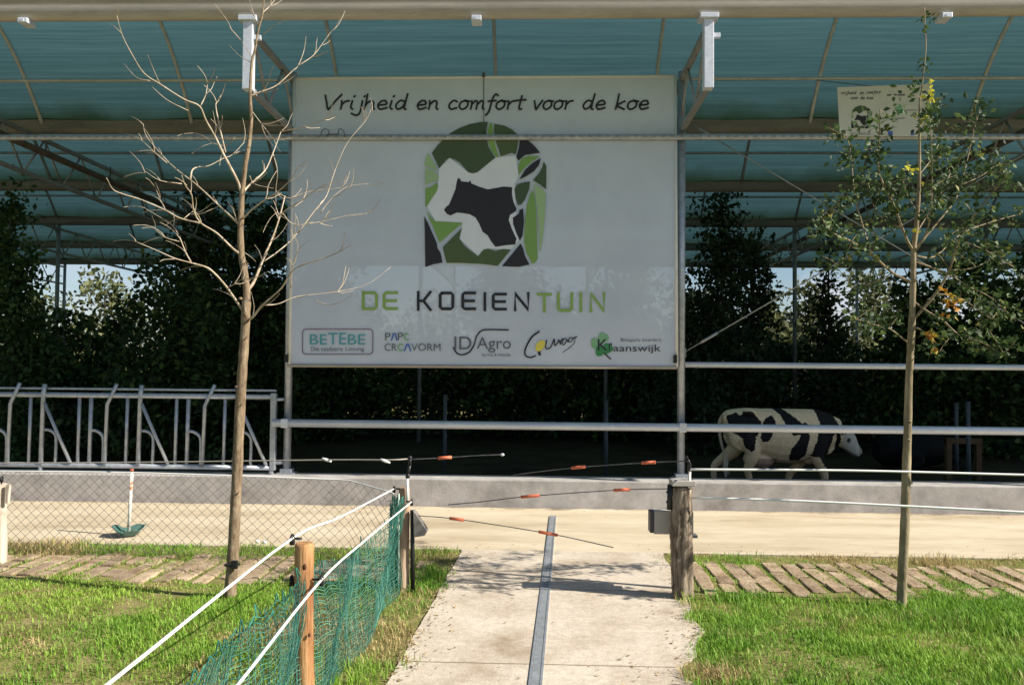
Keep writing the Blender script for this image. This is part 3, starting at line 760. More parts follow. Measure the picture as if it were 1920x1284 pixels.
for st_ in ([(766, 627), (761, 625), (758.5, 631), (761, 637.5), (766, 636)], [(756, 647), (750, 645), (746.5, 651), (750, 657.5), (756, 656)]): pen([(st_, 2.4, 3)], 'cloverp', bn)
pen([([(850, 652), (857, 662), (867, 665), (880, 660), (889, 646), (893, 632), (900, 622), (912, 618), (953, 618.5)], 2.7, 6)], 'ink', bn)
pen([([(1011, 621.5), (998, 631), (988, 647), (984, 659), (986, 667), (995, 670), (1004, 667)], 3.4, 6, 2.6)], 'ink', bn)
pen([([(1025, 638), (1023, 650), (1026, 654), (1033, 650), (1039, 636), (1040, 647), (1044, 645), (1048, 637)], 2.3),
     ([(1048, 637), (1051, 645), (1052, 638), (1056, 635)], 2.0), ([(1062, 634), (1056, 637), (1054, 644), (1058, 646), (1063, 637), (1065, 642)], 2.0),
     ([(1075, 634), (1069, 633), (1066, 639), (1070, 641), (1075, 635), (1078, 632), (1077, 642), (1070, 650), (1055, 661)], 2.0, 5, 1.2), ([(1078, 633), (1082, 631)], 1.8)], 'ink', bn, 'sponsor_word')
pen([([(1011, 660), (1012, 665)], 5)], 'ink', bn)
for bd, x0_, y0_, x1_, y1_ in (('K', 1121, 636, 1139, 657), ('r', 1142, 643, 1148, 658), ('aanswijk', 1150, 646, 1239, 663)): word(bd, x0_, y0_, x1_, y1_, 'ink', bn)
pen([([(1133, 662), (1145, 673)], 2.5, 0)], 'ink', bn)
mb = MB(); LAY[0] = 3
mb.poly([PB(1013 + 8.5 * math.cos(a) + 4 * math.sin(a), 648 - 10.5 * math.sin(a)) for a in [2 * math.pi * k / 18 for k in range(18)]]); mb.build('sponsor_dot', M['yellow'], bn)
def clover(cx_, cy_, s_, D, mat, matp, par, d2):
    for mt, lobes in ((mat, ((0.5, 0.45), (-0.25, 0.7))), (matp, ((-0.7, -0.1), (0.05, -0.62)))):
        mb = MB()
        for k, (a, b) in enumerate(lobes):
            mb.poly([at(cx_ + s_ * (a + 0.52 * math.cos(q) * (1 + 0.12 * math.cos(3 * q))), cy_ + s_ * (b + 0.52 * math.sin(q) * (1 + 0.12 * math.cos(3 * q))), D - d2 * k) for q in [2 * math.pi * j / 22 for j in range(22)]])
        mb.build('clover', mt, par)
clover(1130, 645, 18.5, SD - 0.0088, M['clover'], M['cloverp'], bn, 0.0006)

# ------------------------------------------------------------------ small board hung under the roof
QD = 10.12
sb = thing('small_board', 'small pale board with miniature cow emblem hung above the leafy tree', 'sign', at(1660, 255, QD))
q = [at(1570, 164, QD), at(1745, 158, QD), at(1750, 256, QD), at(1575, 256, QD)]
mb = MB(); b_ = [v + Vector((0, 0.012, 0)) for v in q]
mb.add(q + b_, [(3, 2, 1, 0), (4, 5, 6, 7), (0, 1, 5, 4), (1, 2, 6, 5), (2, 3, 7, 6), (3, 0, 4, 7)])
mb.build('panel', plain('board_cream', (0.60, 0.60, 0.54), 0.6, var=0.06, scale=4), sb)
for k_, lst in groups_e.items():
  for pts in lst:
    mb = MB(); mb.poly([at(1596 + (a - 145) * 0.0405, 198 + (b - 78) * 0.0385, QD - 0.003) for a, b in pts])
    mb.build('emblem_piece', M[k_], sb)
for wd, x0_, x1_, yb_ in (('vrijheid', 1577, 1605, 177), ('en', 1612, 1620, 177), ('comfort', 1624, 1650, 176), ('voor', 1595, 1609, 186.5), ('de', 1613, 1621, 186.5), ('koe', 1625, 1637, 186.5)):
    mb = MB(); hand(mb, wd, x0_, x1_, yb_, 3.5, 1.0, D=QD - 0.003); mb.build('board_word', M['inkgrey'], sb)
word('DE', 1596, 249, 1601, 253.5, 'inkgrey', sb, 'board_word', QD - 0.003); word('KOEIENTUIN', 1604, 249, 1632, 253.5, 'inkgrey', sb, 'board_word', QD - 0.003)
for st_, w_ in (([(1664, 179), (1671, 178)], 3), ([(1677, 178), (1681, 178)], 3), ([(1684, 179), (1696, 178)], 3), ([(1697, 207), (1719, 207)], 1.3), ([(1680, 224), (1688, 222), (1696, 222)], 1.6)):
    pen([(st_, w_, 0)], 'inkgrey', sb, 'board_print', QD - 0.003)
clover(1687, 205, 8, QD - 0.003, M['clover'], M['cloverp'], sb, 0.0006)
mb = MB(); mb.poly([at(a, b, QD - 0.003) for a, b in ((1665, 246), (1674, 246), (1674, 254), (1665, 254))]); mb.build('flag_print', M['blue'], sb)
mb = MB(); mb.poly([at(a, b, QD - 0.003) for a, b in ((1708, 245), (1714, 245), (1714, 254), (1708, 254))]); mb.build('flag_print', M['blue'], sb)
mb = MB(); a_ = at(1652, 164, QD + 0.006); mb.tube([a_, Vector((a_.x, GY[0] + SP * 0.874, vault(0, 0.874)[1] - 0.08))], 0.005, 5)
for px in (1600, 1720):
    c = at(px, 250, QD + 0.02); mb.tube([c, Vector((c.x, 10.165, c.z))], 0.012, 6)
mb.build('hanger', M['wire'], sb)

# ================================================================== FEED FENCE left of the banner
FD = 10.22
ff_ = thing('feed_fence', 'grey tubular cattle feed fence with locking neck bars on the low wall', 'feed fence', Vector((-3.4, FD, 0.34)))
zf = lambda zy: at(260, 700 + zy / 2.2, FD).z
X = lambda zx: at(zx / 2.2, 800, FD).x
U = (X(585) - X(185)) / 400.0
xr = X(1128)
xl = xr - 6.2
zt, zm, zb = zf(66), zf(92), zf(382)
mb = MB(); mb.tube([(xl, FD + 0.03, zt), (xr + 0.02, FD + 0.03, zt)], 0.017, 8); mb.build('top_rail', M['galv'], ff_)
mb = MB(); mb.tube([(xl, FD, zm), (xr, FD, zm)], 0.034, 10); mb.build('upper_rail', M['galv'], ff_)
mb = MB(); mb.tube([(xl, FD, zb), (xr, FD, zb)], 0.034, 10); mb.build('bottom_rail', M['galv'], ff_)
mb = MB(); mb.cbox((xr - 0.035, FD - 0.035, zb - 0.03), (xr + 0.035, FD + 0.035, zm + 0.05), 0.01); mb.build('end_post', M['galv'], ff_)
for zz in (zm - 0.03, zb + 0.06):
    mb = MB(); mb.cyl((xr + 0.02, FD, zz), (PX0 - 0.03, 10.3, zz), 0.022); mb.build('mounting_bracket', M['galv'], ff_)
for x in (xl + 0.3, xl + 3.2, xr - 0.02):
    mb = MB(); mb.cyl((x, FD, 0.33), (x, FD, zb), 0.03); mb.build('foot', M['galv'], ff_)
zl = zf(236)
x0 = X(985)
for k in range(-1, 5):
    xa = x0 - k * 400 * U
    def inside(x): return xl < x < xr
    if inside(xa):
        mb = MB(); mb.tube([(xa - 6 * U, FD - 0.02, zb), (xa - 2 * U, FD - 0.02, zm), (xa + 5 * U, FD - 0.03, zf(48))], 0.028, 8); mb.build('upright', M['galv'], ff_)
    if inside(xa + 5 * U):
        mb = MB(); mb.tube([(xa + 5 * U, FD - 0.03, zf(125)), (xa + min(118 * U, xr - xa - 0.02), FD - 0.03, zf(372))], 0.021, 8); mb.build('locking_bar', M['galv'], ff_)
        mb = MB(); mb.tube(catmull([(xa - 4 * U, FD, zl), (xa + 25 * U, FD, zf(238)), (xa + 47 * U, FD, zf(255)), (xa + 52 * U, FD, zf(285)), (xa + 50 * U, FD, zb)], 4), 0.02, 8); mb.build('neck_loop', M['galv'], ff_)
    for dx, nm in ((142, 'bar'), (340, 'bar'), (190, 'bar')):
        x = xa + dx * U
        if inside(x): mb = MB(); mb.tube([(x, FD, zb), (x + 3 * U, FD, zm)], 0.021 if dx != 190 else 0.025, 8); mb.build('upright', M['galv'], ff_)
    if inside(xa + 260 * U):
        mb = MB(); mb.tube(catmull([(xa + 190 * U, FD, zl), (xa + 215 * U, FD, zf(238)), (xa + 240 * U, FD, zf(255)), (xa + 247 * U, FD, zf(285)), (xa + 247 * U, FD, zb)], 4), 0.02, 8); mb.build('neck_loop', M['galv'], ff_)
        mb = MB(); mb.tube([(xa + 258 * U, FD - 0.03, zb), (xa + 264 * U, FD - 0.03, zf(130)), (xa + 275 * U, FD - 0.03, zf(105)), (xa + 305 * U, FD - 0.05, zf(44))], 0.023, 8); mb.build('locking_bar', M['galv'], ff_)

# ================================================================== GATE AND ROPE FENCE
def wood_post(mb, base, top, r0, r1, seed, mi=0, n=16, rough=0.06, seg=14):
    rg = random.Random(seed); rings = []
    base, top = Vector(base), Vector(top)
    ph = [rg.uniform(0, 6.28) for _ in range(4)]
    for j in range(seg + 1):
        t = j / seg; c = base.lerp(top, t); r = r0 + (r1 - r0) * t
        c = c + Vector((math.sin(t * 5 + ph[0]) * r * 0.10, math.cos(t * 4 + ph[1]) * r * 0.10, 0))
        rings.append([c + Vector((math.cos(a), math.sin(a), 0)) * r * (1 + rough * (math.sin(3 * a + ph[2] + 2 * t) + 0.6 * math.sin(7 * a + ph[3] - 5 * t)) + rg.uniform(-rough, rough) * 0.7)
                      for a in [2 * math.pi * k / n for k in range(n)]])
    last = rings[-1]; c = sum(last, Vector()) / n
    rings.append([c + (p - c) * 0.86 + Vector((0, 0, 0.012)) for p in last])
    mb.loft(rings, mi)
def insulator(c, par, toward=Vector((1, 0, 0))):
    mb = MB(); c = Vector(c)
    mb.tube([c + toward * 0.045, c + toward * 0.012], 0.006, 6)
    ring = [c + Vector((0, 0.016 * math.cos(a), 0.016 * math.sin(a))) for a in [2 * math.pi * k / 12 for k in range(13)]]
    mb.tube(ring, 0.007, 6); mb.cbox(c - Vector((0.011, 0.011, 0.03)), c + Vector((0.011, 0.011, -0.008)), 0.004)
    return mb.build('insulator', M['black'], par)

# right gate post
DG = 6.08
gb = gnd(1278, 1120)
gt = at(1279, 914, gb.y)
gr = thing('gate_post', 'thick rough-barked wooden gate post on the right side of the path', 'post', (gb.x, gb.y, 0))
mb = MB(); wood_post(mb, (gb.x, gb.y, -0.05), (gt.x, gt.y, gt.z), 0.080, 0.074, 4, rough=0.09, n=30, seg=26); mb.build('trunk_post', M['bark_post'], gr)
mb = MB(); c = at(1279, 908, gb.y); mb.cbox((c.x - 0.088, gb.y - 0.085, c.z - 0.004), (c.x + 0.088, gb.y + 0.085, c.z + 0.038), 0.006); mb.build('cap_plate', M['box'], gr)
mb = MB(); a = at(1256, 955, gb.y - 0.02); b = at(1257, 908, gb.y - 0.02)
mb.cyl(a, b, 0.023, n=12); mb.cyl(a.lerp(b, .3) - Vector((0.03, 0, 0)), a.lerp(b, .3) + Vector((0.05, 0, 0)), 0.008, n=6); mb.cyl(a.lerp(b, .7) - Vector((0.03, 0, 0)), a.lerp(b, .7) + Vector((0.05, 0, 0)), 0.008, n=6)
mb.build('rod_socket', M['black'], gr)
mb = MB(); a = at(1292, 935, gb.y - 0.06); b = at(1293, 880, gb.y - 0.06); c = at(1287, 857, gb.y - 0.06)
mb.tube([a, b], 0.011, 8); mb.build('rusty_rod', M['whitepaint'], gr)
mb = MB(); mb.tube([b - Vector((0, 0, 0.01)), b.lerp(c, .5) + Vector((0.012, 0, 0)), c], [0.016, 0.012, 0.010], 8); mb.ball(c, 0.014); mb.build('rod_insulator', M['black'], gr)
# grey box on the gate post
c0, c1 = at(1222, 1006, gb.y - 0.02), at(1300, 964, gb.y - 0.02)
gx = thing('energiser_box', 'small grey plastic box fixed behind the rough gate post', 'box', (c0.x, gb.y + 0.06, c0.z))
mb = MB(); mb.cbox((c0.x + 0.03, gb.y + 0.075, c0.z), (c1.x + 0.02, gb.y + 0.20, c1.z + 0.005), 0.008); mb.build('housing', M['box'], gx)
mb = MB(); mb.cbox((c0.x + 0.0, gb.y + 0.07, c0.z + 0.01), (c0.x + 0.029, gb.y + 0.19, c1.z - 0.0), 0.006); mb.build('shutter', plain('dark_grey_plastic', (0.07, 0.06, 0.06), 0.5), gx)
mb = MB(); mb.cbox((c1.x - 0.01, gb.y + 0.06, c0.z - 0.022), (c1.x + 0.05, gb.y + 0.15, c0.z - 0.002), 0.004); mb.build('bracket', M['galv_dull'], gx)

# left gate post with white rod
lb = gnd(757, 1106); ltp = at(757, 916, lb.y)
gl = thing('gate_post', 'slim grey-brown wooden gate post with white rod at the left of the path', 'post', (lb.x, lb.y, 0))
mb = MB(); wood_post(mb, (lb.x, lb.y, -0.05), (ltp.x, lb.y, ltp.z), 0.048, 0.040, 9, rough=0.06); mb.build('wooden_post', M['post_grey'], gl)
mb = MB(); a = at(764, 945, lb.y - 0.05); b = at(764, 893, lb.y - 0.05); mb.cyl(a, b, 0.011, n=8); mb.build('white_rod', M['rope'], gl)
mb = MB(); c = at(768, 872, lb.y - 0.05); d = at(769, 858, lb.y - 0.05)
mb.tube([b - Vector((0, 0, .01)), b + Vector((0.004, 0, 0.02))], 0.017, 8); mb.tube([b, c], 0.013, 8, squash=0.5); mb.tube([c, d], [0.011, 0.014], 8); mb.ball(d, 0.017)
mb.build('rod_insulator', M['black'], gl)
insulator(at(739, 916, lb.y - 0.02), gl); insulator(at(772, 940, lb.y - 0.06), gl, Vector((-1, 0, 0)))
# black bar with conical grey socket
mb = MB(); a = at(774, 1112, lb.y - 0.03); b = at(773, 956, lb.y - 0.03); mb.tube([Vector((a.x, a.y, 0.0)), b], 0.017, 8); mb.build('black_stake', M['black'], gl)
a = at(780, 985, lb.y - 0.03)
mb = MB(); 
pts_f = [at(px, py, lb.y - 0.075) for px, py in ((775, 958), (781, 966), (800, 996), (796, 1004), (776, 1007))]
pts_b = [p_ + Vector((0, 0.10, 0)) for p_ in pts_f]
mb.add(pts_f + pts_b, [(4, 3, 2, 1, 0), (5, 6, 7, 8, 9)] + [(i, (i + 1) % 5, 5 + (i + 1) % 5, 5 + i) for i in range(5)]); mb.build('cone_socket', plain('mid_grey_plastic', (0.20, 0.18, 0.165), 0.6, var=.1), gl)

# spring rods with orange sleeves that close the gateway
def gate_rod(pts, D0_, D1_, oranges, label, tip=False):
    n = len(pts)
    P3 = [at(px, py, D0_ + (D1_ - D0_) * i / (n - 1)) for i, (px, py) in enumerate(pts)]
    t = thing('gate_rod', label, 'rod', P3[0], 'flexible gate rods across the path')
    mb = MB(); cm = catmull(P3, 6); mb.tube(cm, 0.0038, 6); mb.build('rod', M['wire'], t)
    for px0, px1 in oranges:
        seg = [q_ for q_ in cm]
        def find(px):
            best = None
            for i in range(len(seg) - 1):
                for k in range(12):
                    q_ = seg[i].lerp(seg[i + 1], k / 12)
                    v = CAM_M.transposed() @ (q_ - EYE); X_ = CX + F_PX * v.x / -v.z
                    if best is None or abs(X_ - px) < best[0]: best = (abs(X_ - px), q_)
            return best[1]
        mb = MB(); mb.cyl(find(px0), find(px1), 0.0125, n=8); mb.build('sleeve', M['orange'], t)
    if tip:
        mb = MB(); mb.ball(P3[-1], (0.016, 0.012, 0.012)); mb.build('tip', M['rope'], t)
gate_rod([(769, 861), (833, 858), (890, 854), (942, 852)], lb.y - 0.05, lb.y + 0.1, [(821, 847)], 'upper gate rod with one orange sleeve, from the left post', True)
gate_rod([(1289, 864), (1215, 867), (1083, 876), (962, 890)], gb.y - 0.06, gb.y + 0.15, [(1202, 1229), (1070, 1097)], 'upper gate rod with two orange sleeves, in front of the dark hedge')
gate_rod([(1258, 916), (1165, 918), (993, 930), (905, 940), (840, 946)], gb.y - 0.02, gb.y + 0.2, [(1151, 1181), (977, 1011)], 'gate rod with orange sleeves in front of the grey concrete wall')
gate_rod([(779, 966), (858, 973), (1030, 1000), (1150, 1026)], lb.y - 0.03, lb.y + 0.15, [(842, 870), (1010, 1046)], 'lowest gate rod crossing the drain, from the left post')

# front fence post with knots
fx = at(570, 1022, 3.80)
fp = thing('fence_post', 'round orange-brown peeled fence post in the foreground carrying white ropes', 'post', (fx.x, 3.80, 0))
mb = MB(); b = at(573, 1380, 3.80); wood_post(mb, (b.x, 3.80, -0.12), (fx.x, 3.80, fx.z), 0.047, 0.044, 13, rough=0.03, n=24, seg=26); mb.build('peeled_post', M['post_orange'], fp)
mb = MB()
for px, py, s_ in ((571, 1062, 0.010), (560, 1130, 0.008), (580, 1190, 0.007)):
    c = at(px, py, 3.80 - 0.042); mb.ball(c, (s_, 0.006, s_ * 1.5), 8, 5)
mb.build('knot', plain('wood_knot', (0.08, 0.03, 0.012), 0.8), fp)
insulator(at(548, 1009, 3.78), fp); insulator(at(603, 1086, 3.78), fp, Vector((-1, 0, 0)))
insulator(at(547, 1086, 3.80), fp)

def rope(name, label, pts3, r=0.006, mat='rope', cat='rope', sub=5, group=None):
    t = thing(name, label, cat, pts3[0], group)
    mb = MB(); cm = catmull(pts3, sub); mb.tube(cm, r, 6); mb.build('cord', M[mat], t)
    return t
def on_depth(px, py, lat):                 # point of the picture ray that lies in the plane x = lat + slope*y
    d = ray(px, py); k = (lat) / (d.x - 0.0); return EYE + d * k
rope('electric_rope', 'upper white fence rope running to the left gate post in the foreground', [at(120, 1338, 1.92), at(200, 1284, 2.06), at(548, 1009, 3.78), at(640, 968, 4.72), at(739, 916, lb.y - 0.02)], 0.0058)
rope('electric_rope', 'lower white fence rope passing just right of the foreground post', [at(395, 1330, 2.40), at(445, 1284, 2.62), at(603, 1086, 3.78), at(690, 1008, 4.75), at(772, 940, lb.y - 0.06)], 0.0058)
rope('electric_rope', 'white fence rope right of the gate, level with the cow hooves', [at(1293, 880, gb.y - 0.06), at(1330, 880, 6.02), at(1600, 882, 6.0), at(1920, 890, 5.97), at(2200, 897, 5.95)], 0.0078)
rope('electric_rope', 'lower white fence rope right of the gate, crossing the grey wall', [at(1297, 933, gb.y - 0.03), at(1500, 939, 6.0), at(1920, 960, 5.75), at(2200, 975, 5.6)], 0.0085)
r_ = rope('electric_rope', 'tan and grey fence rope stretched left at the foot of the feed fence', [at(768, 860, lb.y - 0.05), at(725, 862, 6.16), at(612, 862, 6.4), at(300, 866, 7.0), at(0, 868, 7.6), at(-300, 870, 8)], 0.005, 'ropegrey')
mb = MB()
for px, py, D in ((612, 862, 6.4), (722, 864, 6.16)):
    c = at(px, py, D); mb.tube([c + Vector((-0.035, 0, 0.012)), c, c + Vector((0.04, 0, -0.012))], [0.008, 0.013, 0.008], 8)
mb.build('joiner', M['rope'], r_)

# ------------------------------------------------------------------ chain link fence on the left
DW = 7.25
cf = thing('wire_fence', 'thin diamond wire mesh fence with white top rope in front of the feed fence', 'fence', at(5, 1046, DW))
def fence_pt(x, z):                       # the fence bends towards the gate post at its right end
    xa = at(650, 893, DW - 0.2).x
    y = DW - 0.2 * (x - (-4.9)) / (xa + 4.9) if x < xa else (DW - 0.2) + (lb.y + 0.05 - DW + 0.2) * (x - xa) / (ltp.x - 0.05 - xa)
    return Vector((x, y, z))
xa0, xb0 = -6.0, ltp.x - 0.10
def ztop(x): return 0.735 if x < -1.7 else 0.735
mb = MB(); cell = 0.092
rg = random.Random(2)
k = xa0 - 1.0
while k < xb0:
    for sgn in (1, -1):
        pts = []
        for j in range(9):
            z = 0.03 + 0.70 * j / 8
            x = k + (z if sgn > 0 else (0.73 - z)) * 1.1 + 0.006 * math.sin(7 * z + 3 * k)
            if xa0 <= x <= xb0: pts.append(fence_pt(x, z))
        if len(pts) > 1: mb.tube(pts, 0.0019, 4, caps=False)
    k += cell
mb.build('mesh', M['meshwire'], cf)
mb = MB(); mb.tube([fence_pt(x, 0.735 + 0.012 * math.sin(1.3 * x)) for x in np.linspace(xa0, xb0, 40)], 0.006, 6); mb.build('top_rope', M['rope'], cf)
# pale post at the far left
b = gnd(6, 1052); tpt = at(9, 908, b.y)
lp = thing('fence_post', 'bleached pale wooden fence post at the left end of the wire fence', 'post', (b.x, b.y, 0))
mb = MB(); wood_post(mb, (b.x - 0.03, b.y, -0.05), (tpt.x - 0.03, b.y, tpt.z), 0.05, 0.042, 21, rough=0.07); mb.build('wooden_post', M['post_pale'], lp)
mb = MB(); a = at(14, 908, b.y - 0.03); mb.bar(a + Vector((0.0, 0, -0.16)), a + Vector((0.01, 0, 0.0)), 0.03, 0.03); mb.build('split_batten', M['post_pale'], lp)
insulator(at(3, 897, b.y - 0.03), lp, Vector((0, 0, -1)))

# ------------------------------------------------------------------ green netting along the rope fence
gn = thing('green_netting', 'slack green twine netting hanging beneath the foreground ropes', 'netting', (-1.08, 4.2, 0))
rg = random.Random(8)
def net_x(y, z): return -1.085 + 0.05 * math.sin(2.2 * y + 2.0 * z) * (z / 0.8) + 0.03 * math.sin(5.3 * y - 6 * z) + 0.03 * (0.5 - z) + 0.010 * (y - 4)
def net_top(y): return 0.735 - 0.16 * max(0, math.sin((y - 3.8) * math.pi / 2.35)) ** 1.2 * (1 if y > 3.8 else 0.25) + 0.015 * math.sin(31 * y)
mb = MB(); ys_ = np.arange(1.9, 6.12, 0.017)
for i, y in enumerate(ys_):
    tp_ = net_top(y); sk = rg.uniform(-0.02, 0.02); bl_ = rg.uniform(-0.03, 0.03)
    mb.tube([Vector((net_x(y, tp_ * j / 8) + bl_ * math.sin(j * .8) + rg.uniform(-0.004, 0.004), y + 0.16 * j / 8 + 0.05 * math.sin(3.1 * j / 8 + y) * (1 - j / 8) + sk * j / 6 + rg.uniform(-0.004, 0.004), 0.005 + tp_ * j / 8)) for j in range(9)], 0.0015, 3, caps=False, mi=0 if i % 3 else 1)
for j in range(39):
    f_ = j / 38
    mb.tube([Vector((net_x(y, net_top(y) * f_) + rg.uniform(-0.006, 0.006), y, 0.008 + net_top(y) * f_ + rg.uniform(-0.007, 0.007))) for y in np.arange(1.9, 6.12, 0.07)], 0.0015, 3, caps=False, mi=0 if j < 34 and j % 3 else 1)
for y in np.arange(2.0, 6.1, 0.08):       # loose loops on the top edge
    h = rg.uniform(0.015, 0.06); tp_ = net_top(y)
    mb.tube(catmull([Vector((net_x(y, tp_), y, tp_)), Vector((net_x(y, tp_) + rg.uniform(-.02, .02), y + 0.02, tp_ + h)), Vector((net_x(y, tp_), y + 0.05, tp_))], 3), 0.003, 3, caps=False, mi=1)
mb.build('mesh', [M['netgreen'], M['netdark']], gn)
mb = MB()                                 # gathered end tied beside the gate post
for i in range(26):
    ox, oy = rg.uniform(-0.075, -0.01), rg.uniform(-0.05, 0.05)
    mb.tube([Vector((lb.x + ox - 0.03 + 0.012 * math.sin(9 * z_ + i), lb.y + oy, z_)) for z_ in np.linspace(0.02, 0.74 - rg.uniform(0, .08), 8)], 0.0035, 3, caps=False, mi=i % 2)
for i in range(30):
    z_ = rg.uniform(0.03, 0.7)
    mb.tube([Vector((lb.x - 0.12 + rg.uniform(-.02, .02), lb.y + rg.uniform(-.05, .05), z_)), Vector((lb.x - 0.03, lb.y + rg.uniform(-.05, .05), z_ + rg.uniform(-.05, .05)))], 0.003, 3, caps=False, mi=1)
for i in range(8):                        # ghost of slack net between the bunch and the slope
    y0_ = lb.y - 0.05 - 0.04 * i
    mb.tube([Vector((net_x(y0_, z_) - 0.02 + 0.02 * math.sin(8 * z_ + i), y0_, z_)) for z_ in np.linspace(0.02, 0.72, 8)], 0.0025, 3, caps=False, mi=0)
mb.build('gathered_end', [M['netgreen'], M['netdark']], gn)
# pale rod in the netting next to the post
mb = MB(); mb.tube([at(747, 1108, lb.y - 0.06), at(748, 925, lb.y - 0.06)], 0.006, 6); mb.build('stiffening_rod', plain('pale_teal_rod', (0.45, 0.58, 0.50), 0.6), gn)

# ------------------------------------------------------------------ white rusty pole in a teal dish
b = gnd(241, 1004)
dp = thing('pole_stand', 'white rust-flecked pole standing in a broken teal plastic dish on the verge', 'pole', (b.x, b.y, 0))
mb = MB(); mb.tube([at(241, 1000, b.y), at(247, 884, b.y)], 0.0165, 10); mb.build('pole', M['whitepaint'], dp)
mb = MB(); c = at(247, 880, b.y); mb.tube([c - Vector((0, 0, 0.02)), c + Vector((0, 0, 0.006))], 0.019, 10); mb.build('pole_cap', plain('rust_red', (0.34, 0.10, 0.05), 0.8), dp)
mb = MB(); n = 26; rings = []
rg = random.Random(6)
for rr, zz in ((0.05, 0.012), (0.10, 0.02), (0.125, 0.055), (0.155, 0.085), (0.165, 0.088), (0.145, 0.075), (0.10, 0.045), (0.03, 0.035)):
    rings.append([Vector((b.x + rr * math.cos(a), b.y + rr * math.sin(a), zz + (0.022 * math.sin(2 * a + .6) + 0.012 * math.sin(5 * a)) * (rr / 0.16) ** 2)) for a in [2 * math.pi * k / n for k in range(n)]])
mb.loft(rings); mb.build('dish', M['tealplastic'], dp)

# small white litter beside the bare tree
for (px, py, s_), lab in zip(((483, 1022, 0.018), (496, 1023, 0.016)), ('left one of two small white scraps on the verge grass', 'right one of two small white scraps on the verge grass')):
    c = gnd(px, py); mb = MB()
    mb.ball((c.x, c.y, s_ * 0.9 + 0.02), (s_ * 1.4, s_, s_), 9, 6)
    tag(mb.build('litter', M['rope'], None, (c.x, c.y, 0)), lab, 'litter', 'white scraps on the verge')

# ================================================================== TREES IN FRONT
def px_r(px, D): return px * D / F_PX
class Tree:
    def __init__(s): s.segs = []
def branch(mb, pts, D0_, dD, r0, r1, n=6, seed=0, wob=1.2, mi=0):
    """pts photo pixels; the limb leans dD metres in depth by its tip; radii in photo pixels"""
    rg = random.Random(seed)
    m_ = len(pts); P3 = []
    for i, (px, py) in enumerate(pts):
        P3.append(at(px + (rg.uniform(-wob, wob) if 0 < i else 0), py + (rg.uniform(-wob, wob) if 0 < i else 0), D0_ + dD * (i / (m_ - 1)) ** 1.3))
    cm = catmull(P3, 4)
    k = len(cm)
    rr = [(r0 + (r1 - r0) * (i / (k - 1)) ** 0.8) * D0_ / F_PX * rg.uniform(0.9, 1.12) for i in range(k)]
    mb.tube(cm, rr, n, mi)
    return cm
DB = gnd(431, 1122).y
bt = thing('bare_tree', 'young leafless tree with pale bark and bleached twigs, left of the banner', 'tree', gnd(431, 1122))
mb = MB()
trunk = [(430, 1130), (436, 1050), (441, 960), (445, 880), (449, 790), (454, 700), (459, 630), (461, 585), (463, 550), (459, 515), (453, 480), (451, 440), (452, 406), (454, 364), (460, 310), (467, 268), (471, 220), (469, 185), (472, 120), (478, 94), (485, 54), (493, 24), (496, -30), (498, -60)]
P3 = catmull([at(px, py, DB) for px, py in trunk], 4)
def rad(i):
    t = i / (len(P3) - 1); z = P3[i].z
    return max(0.0035, (0.047 if z < 0.06 else 0.043 - 0.011 * min(1, z / 2.2) if z < 2.2 else 0.027 - 0.0235 * min(1, (z - 2.2) / 2.4)))
mb.tube(P3, [rad(i) * random.uniform(0.95, 1.06) for i in range(len(P3))], 12)
for i_, (px, py) in enumerate(((452, 725), (446, 860), (459, 560))):
    mb.ball(at(px - 8, py, DB - 0.02), (0.016, 0.016, 0.012), 7, 5)
for px, py in ((455, 640), (447, 765), (441, 930), (453, 500)):
    mb.tube([at(px, py, DB - .02), at(px + 9, py - 10, DB - .05)], [.006, .004], 5)
mb.build('trunk', M['barktree'], bt)
mb = MB(); mb.cbox(at(440, 1058, DB - 0.05) - Vector((0.022, 0.012, 0.03)), at(440, 1058, DB - 0.05) + Vector((0.022, 0.014, 0.03)), 0.006)
ring = [Vector((at(435, 1058, DB).x + 0.052 * math.cos(a), DB + 0.052 * math.sin(a), at(435, 1058, DB).z)) for a in [2 * math.pi * k / 16 for k in range(17)]]
mb.tube(ring, 0.006, 5); mb.build('tie_strap', M['black'], bt)
